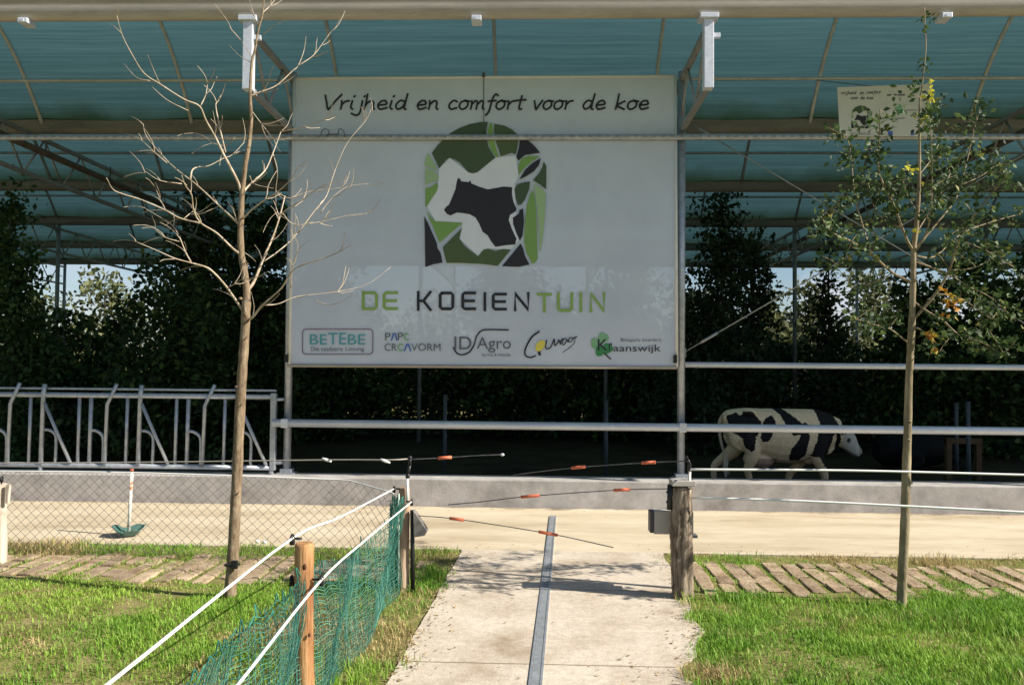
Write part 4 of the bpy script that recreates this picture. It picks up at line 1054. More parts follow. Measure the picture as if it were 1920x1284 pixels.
BARE = [
 ([(465,600),(474,592),(495,573),(529,539),(554,503),(609,485),(637,471),(661,455)], -.5, 5.5, 1.0),
 ([(498,572),(525,570),(556,557),(633,547),(688,531),(735,502)], .5, 2.6, .7),
 ([(590,563),(612,571),(640,566),(660,552)], -.3, 1.6, .6),
 ([(454,580),(440,560),(419,532),(395,508),(382,500),(358,491),(327,486),(296,471),(255,453)], -.4, 5.5, 1.2),
 ([(358,491),(349,474),(337,447),(325,423),(300,406),(272,390)], .3, 3.5, 1.0),
 ([(336,453),(310,445),(291,428)], -.2, 1.8, .7), ([(424,540),(440,532),(455,523)], -.2, 2.0, .8),
 ([(462,548),(477,529),(491,488),(508,453),(522,412),(536,366)], .4, 7.5, 2.2),
 ([(522,405),(545,388),(570,371),(600,352),(617,344)], -.2, 3, .8),
 ([(495,490),(520,470),(546,453),(560,436),(585,336),(625,304),(649,269),(684,229),(696,209)][:4], .3, 3, 1.8),
 ([(558,438),(590,395),(610,370),(625,320),(649,269),(684,229),(698,207)], .5, 2.6, .7),
 ([(453,478),(438,467),(405,436),(378,419),(366,395),(357,364),(350,348),(341,330)], -.5, 5, 1.2),
 ([(378,419),(337,409),(310,395),(268,375),(234,364),(210,354),(200,335)], -.5, 3.6, 1.2),
 ([(310,395),(300,375),(290,350)], .2, 1.8, .7), ([(345,410),(358,402),(367,393)], .1, 2.2, 1.4),
 ([(451,428),(444,419),(409,385),(371,351),(330,318),(303,292),(275,258),(268,234)], .4, 4.6, 1.0),
 ([(357,338),(361,322),(370,314),(392,310),(419,299),(436,289),(457,268)], .3, 3.4, 1.0),
 ([(313,306),(290,285),(266,264)], -.2, 2.0, .7), ([(341,345),(300,338),(272,324)], -.2, 1.9, .7),
 ([(452,361),(447,340),(430,306),(419,286),(402,258),(387,227),(376,200),(347,188),(301,160),(271,137),(249,101),(229,65),(220,29)], -.6, 6.0, 1.0),
 ([(423,286),(412,245),(404,200),(406,192),(412,178)], .3, 3.4, 1.3),
 ([(376,199),(386,177),(389,157)], .1, 2.2, 1.2), ([(301,160),(285,128),(278,101)], -.2, 1.6, .7),
 ([(280,152),(255,144),(232,121)], .2, 1.7, .6), ([(353,208),(314,186),(285,164)], -.2, 1.7, .7),
 ([(455,362),(470,344),(495,320),(512,289),(529,245)], .4, 5.0, 1.6),
 ([(512,289),(519,320),(517,358),(519,398)], .2, 2.0, .8), ([(526,247),(570,237),(609,225),(634,216)], -.3, 2.2, .7),
 ([(454,412),(471,392),(498,373),(519,361),(543,340),(560,312)], -.4, 4.0, 1.1),
 ([(470,180),(490,173),(516,161),(546,135),(559,122),(570,94),(576,70)], .4, 3.6, .8),
 ([(559,124),(586,107),(605,85),(621,60)], .3, 2.2, .6),
 ([(474,211),(490,232),(514,262)], -.2, 1.8, .6), ([(484,52),(476,30),(466,-10)], .1, 1.8, .6), ([(493,24),(507,12),(518,-6)], .2, 2.2, .9),
 ([(494,65),(515,48),(538,36)], -.1, 1.6, .5), ([(472,118),(450,104),(430,84)], .2, 1.4, .5), ([(433,55),(425,38),(400,8)], .1, 1.6, .6), ([(433,55),(452,78),(474,110)], .1, 1.6, 1.2),
 ([(545,540),(548,500),(560,470),(585,445)], -.3, 2.4, .6), ([(440,260),(425,272),(400,268),(380,255),(362,250)], .3, 2.0, .6),
 ([(530,400),(552,420),(600,418),(650,404),(690,400)], .3, 2.4, .6), ([(519,361),(545,372),(580,360),(640,352)], .2, 2.0, .6),
 ([(600,400),(625,370),(655,352),(690,345)], .2, 1.8, .5), ([(468,330),(480,345),(512,352)], .2, 1.5, .5), ([(451,470),(465,478),(478,492)], .1, 1.6, .7),
]
mb = MB(); rg = random.Random(31)
for i, (pts, dD, r0, r1) in enumerate(BARE):
    pp = [(x + rg.uniform(-2, 2), y + rg.uniform(-2, 2)) for x, y in pts]
    pp[0] = pts[0]
    branch(mb, pp, DB, dD, r0 * 0.43 + 0.22, r1 * 0.5, 7 if r0 > 3 else 5, i)
    if r0 > 1.7:                                    # short side twigs
        for q in range(rg.randint(3, 7)):
            k = rg.randint(1, len(pts) - 1); x, y = pts[k]; x0_, y0_ = pts[k - 1]
            an = math.atan2(y - y0_, x - x0_) + rg.choice((-1, 1)) * rg.uniform(.35, .8); ln = rg.uniform(14, 52)
            an -= .25 * math.cos(an)                     # twigs turn up towards the light
            f_ = k / (len(pts) - 1)
            branch(mb, [(x, y), (x + ln * .35 * math.cos(an), y + ln * .35 * math.sin(an)), (x + ln * .7 * math.cos(an - .12), y + ln * .7 * math.sin(an - .12)), (x + ln * math.cos(an - .2), y + ln * math.sin(an - .2))], DB + dD * f_ ** 1.3, rg.uniform(-.15, .15), 0.8, .38, 4, q, .6)
mb.build('branches', M['twig'], bt)

# leafy tree on the right
DL = gnd(1690, 1138).y
lt = thing('leafy_tree', 'slender young tree with small dark leaves and a few orange ones, at the right', 'tree', gnd(1690, 1138))
trunk = [(1690, 1146), (1692, 1080), (1696, 1000), (1699, 900), (1702, 800), (1704, 720), (1707, 660), (1710, 600), (1712, 530), (1713, 472), (1717, 434), (1722, 375), (1724, 297), (1724, 200), (1728, 170), (1732, 130), (1736, 90), (1734, 45), (1733, 15)]
P3 = catmull([at(px, py, DL) for px, py in trunk], 5)
mb = MB(); rg = random.Random(77)
mb.tube(P3, [max(0.0045, (0.036 - 0.0115 * min(1, p_.z / 2.0) if p_.z < 2.0 else 0.0245 - 0.0205 * min(1, (p_.z - 2.0) / 1.9))) * rg.uniform(0.94, 1.07) for p_ in P3], 12)
for py in (825, 790, 905): mb.ball(at(1703 + (py % 3) * 2, py, DL - 0.02), (0.02, 0.02, 0.012), 7, 5)
mb.build('trunk', M['barkdark'], lt)
LEAFY = [
 ([(1713,472),(1700,450),(1691,426),(1675,383),(1656,348),(1646,305),(1648,258),(1650,205)], -.4, 3.6, .8),
 ([(1712,531),(1675,511),(1636,480),(1597,453),(1558,434),(1539,405)], -.7, 3.8, .9),
 ([(1636,480),(1622,440),(1605,375),(1597,317),(1593,278),(1586,250)], .4, 2.4, .7),
 ([(1691,426),(1667,418),(1640,390),(1628,345)], .4, 2.2, .8),
 ([(1714,470),(1745,434),(1772,402),(1792,375),(1800,348),(1811,309),(1825,250),(1838,205)], .4, 3.4, .7),
 ([(1714,476),(1737,434),(1745,387),(1747,309),(1745,225)], -.5, 2.8, .7),
 ([(1712,600),(1753,550),(1780,507),(1800,450),(1830,400),(1870,350),(1890,328)], -.6, 3.8, .7),
 ([(1714,490),(1772,512),(1820,540),(1860,560),(1905,600)], .5, 2.6, .7),
 ([(1716,480),(1753,480),(1800,440),(1850,420),(1912,402)], .6, 2.8, .7),
 ([(1712,565),(1740,585),(1768,600),(1800,628),(1842,644),(1880,660),(1905,640)], -.5, 3.0, .7),
 ([(1706,645),(1667,616),(1636,609),(1605,597)], -.4, 2.6, .7),
 ([(1709,610),(1741,628),(1757,665)], -.3, 2.0, .7),
 ([(1558,434),(1560,400),(1575,370)], .3, 1.6, .6), ([(1800,450),(1850,470),(1900,500)], .2, 1.6, .6), ([(1720,400),(1700,360),(1690,320)], .3, 1.6, .6),
 ([(1722,330),(1745,300),(1760,270)], .3, 1.6, .6), ([(1675,511),(1640,530),(1600,540)], .3, 1.6, .6), ([(1780,507),(1830,500),(1880,470)], .2, 1.6, .6),
 ([(1716,440),(1760,370),(1780,330),(1775,290)], .7, 2.0, .6), ([(1597,453),(1580,490),(1560,500)], .2, 1.5, .6), ([(1724,250),(1738,220),(1740,190)], -.2, 1.2, .6),
 ([(1800,348),(1840,330),(1870,310),(1885,330)], .3, 1.5, .6), ([(1753,550),(1800,560),(1850,590),(1870,600)], .4, 1.6, .6),
]
mb = MB(); LP = []
for i, (pts, dD, r0, r1) in enumerate(LEAFY):
    cm = branch(mb, pts, DL, dD, r0 * .75, r1, 6, i)
    k = len(cm)
    for q in range(k):
        if q / k > 0.30: LP.append((cm[q], q / k))
    for q in range(2, k, 2):                          # spur twigs
        if q / k < .3: continue
        d = Vector((rg.uniform(-1, 1), rg.uniform(-1, 1), rg.uniform(-.3, 1))).normalized() * rg.uniform(.05, .22)
        mb.tube([cm[q], cm[q] + d * .5 + Vector((0, 0, .01)), cm[q] + d], [.0032, .0026, .0018], 4)
        for s_ in (.4, .7, 1.0): LP.append((cm[q] + d * s_, .8))
mb.build('branches', M['barkdark'], lt)
def leaf_quad(c, d, nrm, L, W):
    d = d.normalized(); s_ = d.cross(nrm)
    if s_.length < 1e-4: s_ = d.orthogonal()
    s_.normalize(); nn = s_.cross(d)
    return [c, c + d * L * .45 + s_ * W * .5 - nn * W * .12, c + d * L, c + d * L * .45 - s_ * W * .5 - nn * W * .12]
def leaves_at(mb, pts, per, size, rg, spread=.03):
    for p_, f_ in pts:
        for q in range(rg.randint(*per)):
            d = Vector((rg.gauss(0, 1), rg.gauss(0, 1), rg.gauss(-.2, .8)))
            if d.length < .1: continue
            nm = Vector((rg.gauss(0, 1), rg.gauss(0, 1), rg.gauss(.6, 1)))
            L_ = rg.uniform(*size)
            c = p_ + Vector((rg.uniform(-spread, spread), rg.uniform(-spread, spread), rg.uniform(-spread, spread)))
            mb.add(leaf_quad(c, d, nm, L_, L_ * .62), [(0, 1, 2), (0, 2, 3)])
rg = random.Random(5)
mb = MB(); leaves_at(mb, LP, (3, 9), (.030, .062), rg, .07)
top = [(at(px, py, DL + rg.uniform(-.05, .05)), 1) for px, py in ((1733, 28), (1728, 40), (1740, 36), (1728, 50), (1734, 120), (1731, 128), (1730, 112), (1738, 118), (1715, 155), (1712, 160), (1712, 175), (1722, 180), (1745, 200), (1750, 205), (1756, 225), (1755, 195), (1748, 240))]
leaves_at(mb, top, (3, 5), (.03, .055), rg, .025)
mb.build('leaves', M['treeleaf'], lt)
mb = MB(); leaves_at(mb, [(at(px, py, DL - .04), 1) for px, py in ((1742, 150), (1743, 165), (1741, 172), (1745, 178), (1738, 186), (1707, 312), (1712, 318), (1703, 318), (1727, 215), (1735, 218), (1720, 430), (1742, 190))], (3, 5), (.03, .055), rg, .02); mb.build('yellow_leaves', M['yellowleaf'], lt)
mb = MB(); leaves_at(mb, [(at(px, py, DL - .25), 1) for px, py in ((1768, 545), (1775, 556), (1782, 565), (1790, 568), (1796, 567), (1784, 578), (1781, 586), (1740, 629), (1745, 636), (1738, 622), (1755, 655))], (3, 6), (.035, .06), rg, .025); mb.build('orange_leaves', M['orangeleaf'], lt)

# ================================================================== COWS
def cow_cloud(parts, voxel, name):
    """parts: list of MB lofts joined -> one continuous skin through voxel remesh and smoothing"""
    me = parts.mesh(name + '_raw')
    o = bpy.data.objects.new(name + '_raw', me); COL.objects.link(o)
    md = o.modifiers.new('r', 'REMESH'); md.mode = 'VOXEL'; md.voxel_size = voxel; md.use_smooth_shade = True
    sm = o.modifiers.new('s', 'SMOOTH'); sm.iterations = 5; sm.factor = 0.5
    dg = bpy.context.evaluated_depsgraph_get(); dg.update()
    m2 = bpy.data.meshes.new_from_object(o.evaluated_get(dg))
    bpy.data.objects.remove(o); bpy.data.meshes.remove(me)
    return m2
def ell(c, axis, ra, rb, up=Vector((0, 0, 1)), n=18):
    axis = Vector(axis).normalized(); s_ = axis.cross(up)
    if s_.length < 1e-4: s_ = Vector((0, 1, 0))
    s_.normalize(); u = s_.cross(axis).normalized()
    return [Vector(c) + s_ * ra * math.cos(a) + u * rb * math.sin(a) for a in [2 * math.pi * k / n for k in range(n)]]
def body_loft(mb, secs, axis=None):
    rings = []
    for i, (c, ra, rb) in enumerate(secs):
        a = Vector(secs[max(i - 1, 0)][0]); b = Vector(secs[min(i + 1, len(secs) - 1)][0])
        rings.append(ell(c, axis or (b - a), ra, rb))
    mb.loft(rings)
def limb(mb, pts, rr): mb.tube(catmull(pts, 3), [rr[min(int(i / 3), len(rr) - 2)] + (rr[min(int(i / 3) + 1, len(rr) - 1)] - rr[min(int(i / 3), len(rr) - 2)]) * ((i % 3) / 3) if i < 3 * (len(pts) - 1) else rr[-1] for i in range(3 * (len(pts) - 1) + 1)], 12)

def standing_cow():
    mb = MB()
    body_loft(mb, [((-.77, 0, 1.27), .09, .07), ((-.71, 0, 1.20), .20, .19), ((-.60, 0, 1.13), .255, .285), ((-.42, 0, 1.09), .28, .345), ((-.2, 0, 1.05), .29, .375), ((.02, 0, 1.02), .325, .41), ((.25, 0, 1.01), .33, .415), ((.48, 0, 1.03), .285, .395), ((.66, 0, 1.07), .225, .35), ((.80, 0, 1.08), .175, .285), ((.90, 0, 1.10), .125, .22), ((.98, 0, 1.12), .105, .165), ((1.03, 0, 1.12), .09, .12)], Vector((1, 0, 0)))
    body_loft(mb, [((.70, 0, .86), .06, .16), ((.86, 0, .90), .05, .15), ((.98, 0, .98), .04, .10)], Vector((1, 0, 0)))
    # haunches and shoulders
    for s_ in (-1, 1):
        mb.ball((-.52, .17 * s_, 1.06), (.20, .115, .28), 14, 10); mb.ball((.60, .15 * s_, .98), (.17, .10, .27), 14, 10)
    # head: poll, brow, cheek, muzzle
    body_loft(mb, [((.96, -.01, 1.13), .095, .10), ((1.01, -.015, 1.07), .118, .145), ((1.065, -.02, .99), .122, .155), ((1.125, -.03, .91), .102, .135), ((1.18, -.035, .84), .082, .105), ((1.235, -.04, .785), .085, .09), ((1.275, -.04, .745), .065, .062)])
    for s_ in (-1, 1): mb.ball((-.40, .21 * s_, 1.36), (.09, .06, .06), 10, 8); mb.ball((-.74, .10 * s_, 1.27), (.05, .05, .05), 8, 6); mb.ball((1.055, .085 * s_ - .02, 1.02), (.045, .035, .04), 8, 6)
    # legs: hock and knee joints, narrow cannons, hooves
    limb(mb, [(-.50, -.17, 1.02), (-.36, -.19, .80), (-.40, -.18, .60), (-.43, -.17, .50), (-.39, -.17, .30), (-.37, -.17, .13), (-.33, -.17, .05), (-.31, -.17, .005)], [.17, .125, .078, .06, .042, .048, .052, .058])
    limb(mb, [(-.56, .16, 1.02), (-.53, .18, .80), (-.74, .17, .62), (-.85, .17, .52), (-.86, .17, .32), (-.87, .17, .15), (-.83, .17, .06), (-.81, .17, .005)], [.17, .125, .078, .06, .042, .048, .052, .058])
    limb(mb, [(.62, -.16, .96), (.60, -.17, .72), (.68, -.16, .52), (.715, -.16, .42), (.71, -.16, .25), (.70, -.16, .11), (.73, -.16, .05), (.745, -.16, .005)], [.13, .10, .066, .058, .040, .045, .05, .055])
    limb(mb, [(.60, .16, .96), (.54, .17, .72), (.38, .16, .52), (.30, .16, .43), (.255, .16, .26), (.235, .16, .13), (.26, .16, .06), (.275, .16, .005)], [.13, .10, .066, .058, .040, .045, .05, .055])
    mb.ball((-.22, 0, .66), (.24, .19, .15), 14, 10)                                   # udder
    for sx in (-.30, -.14):
        for sy in (-.08, .08): mb.tube([(sx, sy, .56), (sx, sy, .48)], [.028, .018], 8)
    mb.ball((.55, 0, .68), (.16, .12, .10), 12, 8)                                      # brisket
    me = cow_cloud(mb, 0.010, 'cow_body')
    return me
CX0, CD = 1450, 12.5
def cow_px(zx, zy):                     # enlarged photo units -> cow coordinates (x, z)
    px, py = 1310 + zx / 5.818, 740 + zy / 5.818
    return ((px - CX0) / 121.6, 2.02 - (py - 692.5) / 121.6)
PATCH = [
 [(290,232),(330,205),(385,185),(415,215),(440,212),(465,170),(540,175),(600,220),(640,285),(610,400),(575,430),(565,560),(525,600),(470,550),(420,450),(335,385),(300,300)],
 [(652,290),(700,232),(760,212),(785,260),(780,330),(755,400),(705,480),(650,497),(620,450),(640,400)],
 [(760,100),(870,100),(880,140),(960,200),(1060,290),(1100,280),(1130,320),(1135,420),(1122,540),(1100,640),(1040,690),(960,690),(930,640),(940,560),(1000,490),(1035,410),(960,420),(930,360),(880,300),(850,210),(800,160)],
 [(1215,100),(1235,200),(1262,290),(1240,400),(1200,520),(1160,632),(1255,655),(1300,745),(1362,745),(1395,560),(1412,420),(1455,395),(1462,560),(1480,660),(1505,665),(1500,420),(1480,300),(1440,200),(1340,150)],
]
PATCH = [[cow_px(a, b) for a, b in p_] for p_ in PATCH]
def inside(px, pz, poly_):
    r_ = np.zeros(len(px), bool); j = len(poly_) - 1
    for i in range(len(poly_)):
        xi, zi = poly_[i]; xj, zj = poly_[j]
        c_ = ((zi > pz) != (zj > pz)) & (px < (xj - xi) * (pz - zi) / (zj - zi + 1e-9) + xi)
        r_ ^= c_; j = i
    return r_
def cow_material():
    m, N, L, out = newmat('cow_coat')
    a = N.new('ShaderNodeAttribute'); a.attribute_name = 'coat'
    n_ = noise(N, L, 26, 5); rr = ramp(N, [(0.25, (0.72, 0.72, 0.72)), (0.75, (1, 1, 1))]); L.new(n_.outputs['Fac'], rr.inputs['Fac'])
    mx = N.new('ShaderNodeMixRGB'); mx.blend_type = 'MULTIPLY'; mx.inputs['Fac'].default_value = 1
    L.new(a.outputs['Color'], mx.inputs['Color1']); L.new(rr.outputs['Color'], mx.inputs['Color2'])
    p = N.new('ShaderNodeBsdfPrincipled'); p.inputs['Roughness'].default_value = 0.75; p.inputs['Specular IOR Level'].default_value = 0.25
    L.new(mx.outputs['Color'], p.inputs['Base Color']); L.new(p.outputs['BSDF'], out.inputs['Surface'])
    return m
M['cow'] = cow_material()
def paint(me, fn):
    n = len(me.vertices); co = np.zeros(n * 3, np.float32); me.vertices.foreach_get('co', co); co = co.reshape(-1, 3)
    col = fn(co)
    at_ = me.color_attributes.new('coat', 'FLOAT_COLOR', 'POINT')
    at_.data.foreach_set('color', np.hstack([col, np.ones((n, 1))]).astype(np.float32).ravel())
def coat(co):
    x, y, z = co.T
    n = len(x); c = np.tile(np.array([0.92, 0.72, 0.48]), (n, 1))
    jx = x + 0.006 * np.sin(31 * z + 3 * y) + .004 * np.sin(120 * z); jz = z + 0.006 * np.sin(37 * x + 1)
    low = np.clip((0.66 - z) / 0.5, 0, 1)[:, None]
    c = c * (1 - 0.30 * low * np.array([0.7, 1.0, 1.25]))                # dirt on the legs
    pink = ((x > -.48) & (x < .02) & (z < .68) & (z > .45) & (np.abs(y) < .22))
    c[pink & (x > -.40)] = (0.44, 0.29, 0.22)
    blk = np.zeros(n, bool)
    for p_ in PATCH: blk |= inside(jx, jz, p_)
    blk &= ~((x > .99))
    c[blk] = (0.010, 0.010, 0.013)
    head = (x > 1.0) & (z > .67)
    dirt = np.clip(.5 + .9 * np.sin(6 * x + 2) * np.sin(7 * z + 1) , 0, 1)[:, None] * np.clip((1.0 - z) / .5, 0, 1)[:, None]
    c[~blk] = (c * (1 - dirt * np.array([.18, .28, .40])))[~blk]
    c[head] = (0.56, 0.53, 0.46)
    c[head & (np.hypot((x - 1.085) * 1.25 - (z - .965) * .5, (z - .965) * 1.0 + (x - 1.085) * .4) < .042)] = (0.12, 0.11, 0.10)
    c[head & (z < 0.87 - (x - 1.0) * .60)] = (0.23, 0.21, 0.19)
    c[head & (x < 1.05) & (z > 1.06)] = (0.012, 0.012, 0.014)
    c[head & (x > 1.25)] = (0.30, 0.25, 0.23)
    c[(z < .055)] = (0.10, 0.085, 0.07)
    return c
ca = at(CX0, 900, CD)
cow = thing('cow', 'black and white cow walking right behind the steel rail in the barn', 'cow', (ca.x, CD, FLOOR_Z))
me = standing_cow(); paint(me, coat)
o = link_mesh('body', me, M['cow'], cow)
OFF = WLOC[cow.name]
mb = MB()
limb(mb, [OFF + Vector(p_) for p_ in ((-.76, 0, 1.30), (-.81, 0, 1.20), (-.80, -.01, .95), (-.74, -.02, .72), (-.72, -.02, .62))], [.032, .03, .022, .018, .014])
tail = mb.build('tail', plain('tail_hair', (0.46, 0.38, 0.29), 0.9), cow)
mb = MB()
for i in range(26):
    a = OFF + Vector((-.73 + random.uniform(-.02, .02), random.uniform(-.03, .02), .68 + random.uniform(-.05, .05)))
    mb.tube([a, a + Vector((random.uniform(-.01, .03), random.uniform(-.02, .02), -.12)), a + Vector((random.uniform(-.02, .05), random.uniform(-.03, .03), -.26))], [.007, .008, .003], 4)
mb.build('tail_switch', plain('switch_hair', (0.62, 0.56, 0.47), 0.9), tail)
for s_ in (-1, 1):
    mb = MB()
    b = OFF + Vector((.995, .09 * s_ - .01, 1.11)); d = Vector((-.05, s_ * .16, -.01))
    body_loft(mb, [(b, .02, .03), (b + d * .4, .022, .05), (b + d * .8, .018, .055), (b + d * 1.2, .008, .02)])
    mb.build('ear', plain('ear_hair', (0.06, 0.055, 0.05), 0.9), cow)
    mb = MB(); mb.ball(OFF + Vector((1.08, s_ * .112 - .02, .975)), (.022, .015, .020), 10, 8); mb.build('eye', plain('cow_eye', (0.01, 0.008, 0.007), 0.15), cow)
    mb = MB(); mb.ball(OFF + Vector((1.275, s_ * .04 - .04, .78)), (.016, .010, .010), 8, 6); mb.build('nostril', M['black'], cow)

# black cow resting further back
BD = 17.0
cb = at(1714, 880, BD)
bc = thing('cow', 'all-black cow lying on the bedding behind the leafy tree trunk', 'cow', (cb.x, BD, FLOOR_Z))
mb = MB()
body_loft(mb, [((-.78, 0, .36), .20, .20), ((-.6, 0, .38), .34, .33), ((-.2, 0, .40), .42, .36), ((.2, 0, .41), .41, .36), ((.5, 0, .43), .31, .33), ((.68, -.02, .52), .20, .24), ((.82, -.06, .62), .13, .17), ((.90, -.08, .68), .10, .12)], Vector((1, 0, 0)))
body_loft(mb, [((.88, -.08, .74), .08, .08), ((.94, -.10, .70), .10, .11), ((1.02, -.13, .62), .09, .10), ((1.10, -.16, .54), .065, .07), ((1.16, -.18, .49), .06, .055)])
limb(mb, [(-.45, -.34, .34), (-.1, -.46, .26), (-.25, -.52, .10), (-.5, -.50, .06), (-.62, -.50, .05)], [.17, .12, .06, .045, .05])
limb(mb, [(.50, -.24, .32), (.72, -.28, .20), (.86, -.28, .10), (.62, -.34, .07), (.5, -.34, .05)], [.11, .075, .055, .045, .05])
limb(mb, [(.50, .24, .32), (.74, .24, .18), (.95, .24, .08), (1.1, .24, .05)], [.11, .075, .05, .05])
for s_ in (-1, 1):
    b = Vector((.89, -.08 + .08 * s_, .74)); d = Vector((-.04, s_ * .16, 0))
    body_loft(mb, [(b, .02, .03), (b + d * .4, .022, .05), (b + d * .8, .018, .055), (b + d * 1.2, .008, .02)])
me = cow_cloud(mb, 0.018, 'black_cow_body'); paint(me, lambda co: np.tile(np.array([0.004, 0.004, 0.005]), (len(co), 1)))
link_mesh('body', me, M['cow'], bc)

# brown timber frame and steel stanchions in the barn
fa, fb_ = at(1778, 900, 15.5), at(1834, 900, 15.5)
tf = thing('timber_frame', 'brown wooden goalpost frame standing beside the black resting cow', 'frame', ((fa.x + fb_.x) / 2, 15.5, FLOOR_Z))
ztp = at(1834, 824, 15.5).z
for x in (fa.x, fb_.x):
    mb = MB(); mb.cbox((x - 0.05, 15.45, FLOOR_Z - 0.02), (x + 0.05, 15.55, ztp), 0.008); mb.build('upright', M['brownwood'], tf)
mb = MB(); mb.cbox((fa.x - 0.05, 15.447, ztp - 0.08), (fb_.x + 0.06, 15.553, ztp + 0.02), 0.008); mb.build('crossbar', M['brownwood'], tf)
for (px, py, D), lab in zip(((835, 742, 15.0), (1137, 752, 15.0), (1815, 755, 14.5), (1793, 757, 16.5)), ('thin grey steel stake seen below the middle of the banner, left one', 'thin grey steel stake seen below the banner, near its right end', 'thin grey steel stake just left of the brown timber upright', 'thin dim steel stake rising inside the brown timber frame')):
    c = at(px, py, D); mb = MB(); mb.cyl((c.x, D, FLOOR_Z - .02), (c.x, D, c.z), 0.035, n=10); mb.cyl((c.x, D, c.z), (c.x, D, c.z + .02), 0.04, n=10)
    tag(mb.build('steel_stake', M['dimsteel'], None, (c.x, D, FLOOR_Z)), lab, 'stake', 'steel stakes inside the barn')

# ================================================================== GREENERY IN AND BEYOND THE BARN
def leaf_mesh(name, blobs, n, size, rng, flat=0.0):
    """thousands of small leaf quads through the volume of the blobs (centre, radii, weight)"""
    w = np.array([b_[1][0] * b_[1][1] * b_[1][2] * (b_[2] if len(b_) > 2 else 1) for b_ in blobs]) ** 0.8
    idx = rng.choice(len(blobs), n, p=w / w.sum())
    c = np.array([b_[0] for b_ in blobs])[idx]; r_ = np.array([b_[1] for b_ in blobs])[idx]
    d = rng.normal(size=(n, 3)); d /= np.linalg.norm(d, axis=1)[:, None]
    rad_ = rng.random(n) ** 0.42 * (1 + 0.18 * rng.normal(size=n))
    p_ = c + d * r_ * rad_[:, None]
    # small sprays: leaves cluster round twig tips
    k = max(1, n // 7); tips = p_[rng.integers(0, n, k)]
    m_ = rng.random(n) < 0.6
    p_[m_] = tips[rng.integers(0, k, m_.sum())] + rng.normal(size=(m_.sum(), 3)) * size * 1.3
    a = rng.normal(size=(n, 3)); a[:, 2] *= (1 - flat); a /= np.linalg.norm(a, axis=1)[:, None]
    b_ = np.cross(a, rng.normal(size=(n, 3))); b_ /= np.linalg.norm(b_, axis=1)[:, None]
    L_ = size * (0.6 + 0.9 * rng.random(n))[:, None]; W_ = L_ * 0.55
    v = np.empty((n, 4, 3)); v[:, 0] = p_ - a * L_ / 2; v[:, 1] = p_ + b_ * W_ / 2; v[:, 2] = p_ + a * L_ / 2; v[:, 3] = p_ - b_ * W_ / 2
    f = np.arange(n * 4).reshape(n, 4)
    return np_mesh(name, v.reshape(-1, 3), f)
def blobs_for(x, y, z0, z1, w, rng, n=9, taper=0.55, dy=None):
    out_ = []
    for i in range(n):
        t = (i + 0.5) / n
        prof = (1 - taper * t) * (0.75 + 0.5 * math.sin(math.pi * min(1, t + .15)))
        rr = w * 0.5 * prof
        out_.append(((x + rng.uniform(-.45, .45) * rr, y + rng.uniform(-.45, .45) * rr, z0 + (z1 - z0) * t), (rr * rng.uniform(.5, .9), rr * rng.uniform(.5, .9), (z1 - z0) / n * rng.uniform(.8, 1.5))))
        for _ in range(2):                     # ragged side sprays
            an = rng.uniform(0, 6.28); out_.append(((x + rr * 1.0 * math.cos(an), y + rr * .9 * math.sin(an), z0 + (z1 - z0) * (t + rng.uniform(-.04, .04))), (rr * .34, rr * .3, (z1 - z0) / n * rng.uniform(.25, .6)), .8))
    return out_
def garden_tree(name, label, cat, px, D, ptop, wpx, pbot=None, mat='gardenleaf', n=5000, size=0.14, group=None, taper=.55, base=None, trunk=True, nb=9, leaf='leaves', lean=0):
    rng = np.random.default_rng(abs(hash((px, D))) % 99999 if False else int(px * 13 + D * 7) % 99991)
    zb_ = FLOOR_Z if base is None else base
    c = at(px, 700, D); x = c.x; zt_ = at(px, ptop, D).z; w = wpx * D / F_PX
    z0 = zb_ if pbot is None else at(px, pbot, D).z
    t = thing(name, label, cat, (x, D, zb_), group)
    bl = blobs_for(x, D, z0, zt_, w, rng, nb, taper)
    if lean: bl = [((b_[0][0] + lean * (b_[0][2] - z0), b_[0][1], b_[0][2]), *b_[1:]) for b_ in bl]
    me = leaf_mesh(name + '_leaves', bl, n, size, rng)
    me.transform(Matrix.Translation(-Vector((x, D, zb_))))
    link_mesh(leaf, me, M[mat], t)
    if trunk:
        mb = MB(); ht = zt_ - zb_
        pts = [Vector((x + lean * ht * s_ + rng.uniform(-.08, .08), D + rng.uniform(-.05, .05), zb_ + ht * s_)) for s_ in (0, .25, .5, .75, .93)]
        mb.tube(catmull(pts, 3), [max(.012, .05 * ht / 4 * (1 - .22 * i / 3)) for i in range(13)], 8)
        for q in range(9):
            b_ = bl[int(rng.integers(0, len(bl)))]
            s_ = pts[1].lerp(pts[3], rng.random())
            mb.tube([s_, s_.lerp(Vector(b_[0]), .5) + Vector((0, 0, .1)), Vector(b_[0])], [.022, .015, .008], 5)
        mb.build('trunk', M['shadebark'], t)
    return t
